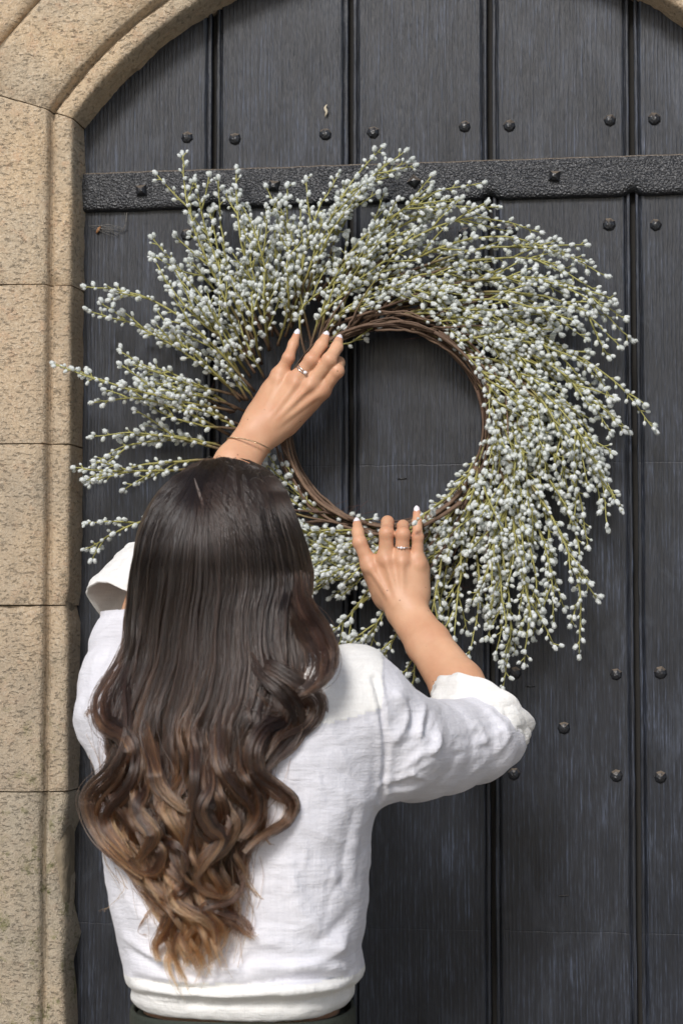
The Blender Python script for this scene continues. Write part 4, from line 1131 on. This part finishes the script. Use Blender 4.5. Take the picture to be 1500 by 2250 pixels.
# locks
NP = 46
pos = []; radii = []
lk = []
nl = 62
for i in range(nl):
    u = -1+2*(i+.5)/nl+rnd.uniform(-.02, .02)
    side = abs(u)
    ye = np.interp(u, [-1, -.75, -.5, -.2, .1, .4, .7, 1], [1860, 2040, 2105, 2100, 2085, 2060, 1950, 1830])+rnd.uniform(-125, 20)
    lk.append(dict(u=u*(.90 if u < 0 else .93), ye=ye, on=rnd.uniform(1350, 1620)-80*(side > .7)+70*(side < .4), L=rnd.uniform(150, 230), A=rnd.uniform(13, 27)*(1-.45*side**3), ph=rnd.uniform(0, 6.28), w=rnd.uniform(6, 13), out=rnd.uniform(-.004, .016), dr=rnd.uniform(-20, 20)*(1-side), ct=rnd.random(), so=[rnd.gauss(0, 1.15) for _ in range(6)], st=[rnd.uniform(-.4, .4) for _ in range(6)], sd=[rnd.gauss(0, .0045) for _ in range(6)]))
def lock_center(k, y):
    x, Y = strand_px(np.full_like(y, k['u']), y)
    g_ = sstep(k['on'], k['on']+300, y)
    a = 2*math.pi*(y-k['on'])/k['L']+k['ph']
    x = x+g_*k['A']*np.sin(a)+g_*k['dr']
    Y = Y-g_*(k['out']+.007*np.cos(a))
    return x, Y
tint = []
NC = 380
ccen = nr.uniform(-1, 1, NC)
ctint = nr.uniform(0, 1, NC); cdep = nr.normal(0, .0017, NC); cph = nr.uniform(0, 6.28, NC); cw = nr.uniform(.35, .95, NC)
for s_ in range(12500):
    u = nr.uniform(-1, 1); u = np.sign(u)*abs(u)**.92
    ci = int(np.argmin(np.abs(ccen-u))); uc = ccen[ci]
    u = u+(uc-u)*cw[ci]*.7
    k = lk[int(np.clip((u+1)/2*nl+nr.normal(0, .55), 0, nl-1))]
    sb = nr.randint(6); off = k['so'][sb]+nr.normal(0, .16); lay = nr.uniform(0, 1)**1.5
    y0 = CR[1]-65*abs(u)**1.3+nr.uniform(0, 30)
    if nr.rand() < .55: y0 = 1007+66*nr.rand()**.8
    ys0 = y0
    if nr.rand() < .34: y0 = 1003.5+42*abs(u)**2.2+nr.uniform(0, 14); ys0 = 800.
    if nr.rand() < .12: y0 += nr.uniform(0, 160)
    yend = k['ye']+nr.normal(0, 28)-(nr.exponential(110) if nr.rand() < .3 else 0)
    yend = max(yend, 1500)
    t = np.linspace(0, 1, NP); y = y0+(yend-y0)*(.35*t+.65*t**1.7)
    x1, Y1 = strand_px(np.full(NP, u), y, ys0, nr.uniform(110, 420))
    x1 = x1+nr.normal(0, 1.2)*sstep(1100, 1500, y)+3.4*np.sin(y/150+cph[ci])*sstep(1120, 1350, y)+1.0*np.sin(y/61+cph[ci]*3)*sstep(1200, 1450, y)
    Y1 = Y1-(cdep[ci]+.0020*np.sin(y/170+cph[ci]*2))*sstep(1070, 1250, y)
    x2, Y2 = lock_center(k, y)
    cl = .93*sstep(k['on']-140, k['on']+150, y)
    tap = 1-.62*sstep(.55, 1, t)
    a = 2*math.pi*(y-k['on'])/k['L']+k['ph']
    xo = off*k['w']*tap*1.25+nr.normal(0, 2.4)*np.sin(y/60+nr.uniform(0, 6.28))*sstep(k['on'], k['on']+200, y)
    x = x1*(1-cl)+(x2+xo)*cl
    depth_off = -.004*(1-lay)+.007*lay
    Y = Y1*(1-cl)+(Y2+(k['sd'][sb]+nr.normal(0, .0015))*tap)*cl+depth_off*(1-.5*cl)*sstep(1040, 1130, y)+.001*off
    fz = nr.normal(0, 1, 2)
    x = x+fz[0]*2.0*np.sin(t*9+fz[1]*3)*t
    pos.append(unproj(x, y, Y)); radii.append(1.); tint.append(np.clip(.55*ctint[ci]+.45*k['ct']+k['st'][sb]*.8+nr.normal(0, .08), 0, 1))
# hero curls read from the photograph: (points, depth, strands, width)
def z7(p): return [(150+x*.43333, 1500+y*.43333) for x, y in p]
HERO = [([(655, 1250), (668, 1320), (700, 1375), (724, 1430), (716, 1480), (690, 1512)], .008, 160, 16), ([(640, 1290), (655, 1340), (690, 1400), (712, 1450), (690, 1500), (650, 1530)], .004, 160, 18),
        ([(560, 1390), (580, 1460), (640, 1505), (688, 1545), (672, 1590), (610, 1625), (575, 1680)], .015, 200, 17), ([(520, 1400), (560, 1480), (620, 1540), (640, 1600), (600, 1660), (575, 1710)], .012, 190, 18),
        (z7([(830, 0), (930, 120), (1100, 170), (1240, 100)])[:3]+z7([(1000, 230), (945, 340), (960, 460), (1060, 540), (1135, 610), (1100, 700), (960, 790), (870, 880)]), .026, 200, 13),
        (z7([(780, -60), (760, 180), (760, 380), (830, 520), (920, 620), (930, 700), (850, 820)]), .020, 130, 11), (z7([(640, 0), (640, 300), (640, 500), (620, 700), (590, 860), (590, 980)]), .022, 60, 6),
        (z7([(700, 60), (720, 350), (730, 520), (680, 640), (720, 740), (780, 800), (700, 920), (640, 1010)]), .024, 170, 14), (z7([(800, 300), (760, 520), (790, 640), (830, 720), (780, 820), (680, 920), (690, 1040), (800, 1080), (870, 1010)]), .018, 130, 11),
        (z7([(330, 0), (430, 350), (470, 520), (560, 620), (620, 660)]), .022, 140, 13), (z7([(330, -260), (250, -80), (165, 80), (180, 200), (280, 270), (320, 360), (250, 440), (210, 420)]), .018, 170, 14),
        (z7([(360, -200), (300, 0), (300, 250), (230, 440), (120, 560), (115, 660), (180, 800), (290, 920), (400, 1000)]), .024, 150, 12), (z7([(360, -40), (300, 200), (340, 380), (300, 520), (200, 640), (190, 720), (260, 820), (330, 900)]), .020, 170, 15),
        (z7([(300, 330), (390, 520), (360, 640), (420, 740), (430, 800), (340, 920)]), .022, 160, 15), (z7([(380, 480), (460, 640), (420, 760), (480, 860), (440, 960), (340, 960)]), .016, 150, 15),
        (z7([(330, 900), (360, 1000), (440, 1090), (515, 1170), (480, 1270), (440, 1340), (465, 1430)]), .018, 110, 9), (z7([(480, 880), (560, 960), (530, 1080), (600, 1150), (690, 1200), (740, 1260), (740, 1340)]), .018, 120, 9),
        (z7([(640, 920), (600, 1030), (540, 1100), (600, 1160), (680, 1190)]), .016, 100, 10), (z7([(700, 960), (690, 1100), (760, 1170), (860, 1210), (920, 1270), (975, 1305)]), .016, 80, 7),
        (z7([(890, 820), (905, 980), (960, 1080), (1025, 1170), (990, 1250), (920, 1320)]), .012, 26, 3), (z7([(800, 900), (870, 1000), (820, 1090), (690, 1140), (680, 1200)]), .014, 90, 8),
        (z7([(610, 1150), (640, 1230), (605, 1300), (625, 1370)]), .010, 30, 4), (z7([(450, 1100), (400, 1190), (360, 1260), (400, 1290)]), .010, 24, 4), (z7([(540, 1180), (560, 1250), (530, 1330), (535, 1390)]), .008, 18, 4),
        (z7([(520, 700), (470, 790), (560, 830), (595, 900), (590, 960)]), .026, 40, 4), (z7([(960, 700), (1000, 790), (1045, 830)]), .014, 12, 4), (z7([(1080, 520), (1150, 555), (1230, 560), (1265, 545)]), .012, 4, 2),
        (z7([(230, 940), (280, 1040), (270, 1100), (150, 1170)]), .004, 6, 3), (z7([(170, 120), (110, 140), (100, 180)]), .006, 14, 3), (z7([(860, 200), (880, 420), (960, 560), (960, 690), (880, 800)]), .022, 120, 11)]
for pl, out, cnt, wdt in HERO:
    hb = nr.uniform(.3, .8); sub = nr.uniform(-1.7, 1.7, 15); subt = nr.uniform(-.5, .5, 15); subd = nr.normal(0, .0038, 15); subp = nr.uniform(0, 6.28, 15)
    C = catmull(np.array(pl, float), NP)
    Y0 = np.interp(C[:, 1], [1200, 1300, 1400, 1520, 1700, 1900, 2150], [-.555, -.563, -.570, -.588, -.598, -.597, -.592])
    ue = (C[:, 0]-env(np.zeros(NP), C[:, 1]))/np.maximum(env(np.ones(NP), C[:, 1])-env(np.zeros(NP), C[:, 1]), 60)
    Y0 = Y0+.04*np.clip(np.abs(ue), 0, 1.3)**2.2
    if C[0, 0] > 630 and C[0, 1] < 1300: Y0 = np.interp(C[:, 1], [1250, 1350, 1430, 1520], [-.515, -.535, -.565, -.590])
    Tn = np.gradient(C, axis=0); Tn /= np.linalg.norm(Tn, axis=1)[:, None]; Nn = np.stack([-Tn[:, 1], Tn[:, 0]], 1)
    t = np.linspace(0, 1, NP)
    prof_w = wdt*(.55+.45*np.sin(np.pi*np.clip(t*1.15, 0, 1)))*(1-.55*sstep(.7, 1, t))
    for s_ in range(int(cnt*.95)):
        sb = nr.randint(15); o1 = np.clip(sub[sb]+nr.normal(0, .11), -2.1, 2.1); ph = nr.normal(0, 1)
        if nr.rand() < .1: o1 *= 1.5
        wv = nr.normal(0, 3.0)*np.sin(t*7+ph)+nr.normal(0, 1.2)*np.sin(t*19+ph*3)+3.5*np.sin(t*5+subp[sb])*t
        m = C+Nn*(o1*prof_w+wv)[:, None]
        ke = int(NP*(1-abs(nr.normal(0, .06)))); ke = max(20, ke)
        kb = abs(nr.normal(0, .17))*NP if cnt > 60 else 0; tt = np.linspace(min(kb, 19), ke-1, NP); m = np.stack([np.interp(tt, np.arange(NP), m[:, j]) for j in range(2)], 1); Yc = np.interp(tt, np.arange(NP), Y0)
        bulge = -.014+(out+.014)*sstep(-.02, .42, tt/NP)*(1-.15*o1**2)+nr.normal(0, .0014)+subd[sb]
        pos.append(unproj(m[:, 0], m[:, 1], Yc-bulge)); radii.append(1.); tint.append(np.clip(hb+subt[sb]+nr.normal(0, .10), 0, 1))
# loose hairs over the waves
for s_ in range(260):
    u = nr.uniform(-1.06, 1.06); ya = nr.uniform(1520, 1880); L = nr.uniform(120, 330); y = ya+L*np.linspace(0, 1, NP)
    y = np.minimum(y, 2125)
    uu = u+nr.normal(0, .10)*np.linspace(0, 1, NP)
    x = env(uu, y)+nr.uniform(4, 22)*np.sin(y/nr.uniform(28, 60)+nr.uniform(0, 6.28))+nr.normal(0, 10)*np.linspace(0, 1, NP)**2
    Yy = hang_depth(np.clip(uu, -1, 1), y)-.010-nr.uniform(0, .014)-.004*np.sin(y/40+s_)
    pos.append(unproj(x, y, Yy)); radii.append(.75); tint.append(nr.uniform(.2, 1))
# flyaways round the crown
for s_ in range(130):
    u = nr.uniform(-1, 1); a0 = nr.uniform(-1.2, 1.2)
    x0 = env(np.array([u*.8]), np.array([1015.+30*abs(u)]))[0]; y0 = 1012+40*abs(u)**2+nr.uniform(0, 20)
    t = np.linspace(0, 1, NP); L = nr.uniform(15, 60); dirx = nr.uniform(-1, 1)
    x = x0+dirx*L*t; y = y0-nr.uniform(4, 22)*np.sin(t*math.pi*.9)+14*t
    pos.append(unproj(x, y, np.full(NP, -.47-nr.uniform(0, .05)))); radii.append(.6); tint.append(.4)
pt_ = catmull(np.array([(427, 1050), (436, 1078), (444, 1104), (448, 1124)], float), 14)
wd_ = 3.2*np.sin(np.linspace(.25, 3.0, 14)); bdp = back_depth(pt_[:, 0], pt_[:, 1])-.0042
L3 = unproj(pt_[:, 0]-wd_, pt_[:, 1], bdp); R3 = unproj(pt_[:, 0]+wd_, pt_[:, 1], bdp); B3 = unproj(pt_[:, 0], pt_[:, 1], bdp+.006)
obj('parting', mesh('parting', np.vstack([L3, R3, B3]), [(i, i+14, i+15, i+1) for i in range(13)]+[(i+28, i, i+1, i+29) for i in range(13)]+[(i+14, i+28, i+29, i+15) for i in range(13)]),
    mat_plain('scalp', (.17, .135, .12), .8, .001, .7, 300), hair)
POS = np.array(pos, dtype=np.float32)
cu = bpy.data.hair_curves.new('hair_strands')
cu.add_curves([NP]*len(POS))
cu.attributes['position'].data.foreach_set('vector', POS.reshape(-1))
ra = cu.attributes.get('radius') or cu.attributes.new('radius', 'FLOAT', 'POINT')
tt = np.linspace(0, 1, NP); base_r = .00030*(1-.6*sstep(.75, 1, tt))
ra.data.foreach_set('value', (np.array(radii)[:, None]*base_r[None, :]).astype(np.float32).ravel())
cu.attributes.new('tint', 'FLOAT', 'CURVE').data.foreach_set('value', np.array(tint, dtype=np.float32))
# how far down the hair each point lies: dark at the crown, lighter to the ends
zt0, zt1 = at(440, 1010, -.55).z, at(440, 2080, -.55).z
al_ = (POS[:, :, 2]-zt0)/(zt1-zt0)
al_ = al_*.80+.20*(np.linspace(0, 1, NP)[None, :]**1.5)*al_
cu.attributes.new('along', 'FLOAT', 'POINT').data.foreach_set('value', al_.astype(np.float32).ravel())
cu.materials.append(M['hair'])
ho = bpy.data.objects.new('strands', cu); S.collection.objects.link(ho); ho.parent = hair
try: S.cycles_curves.shape = 'RIBBONS'
except Exception: pass
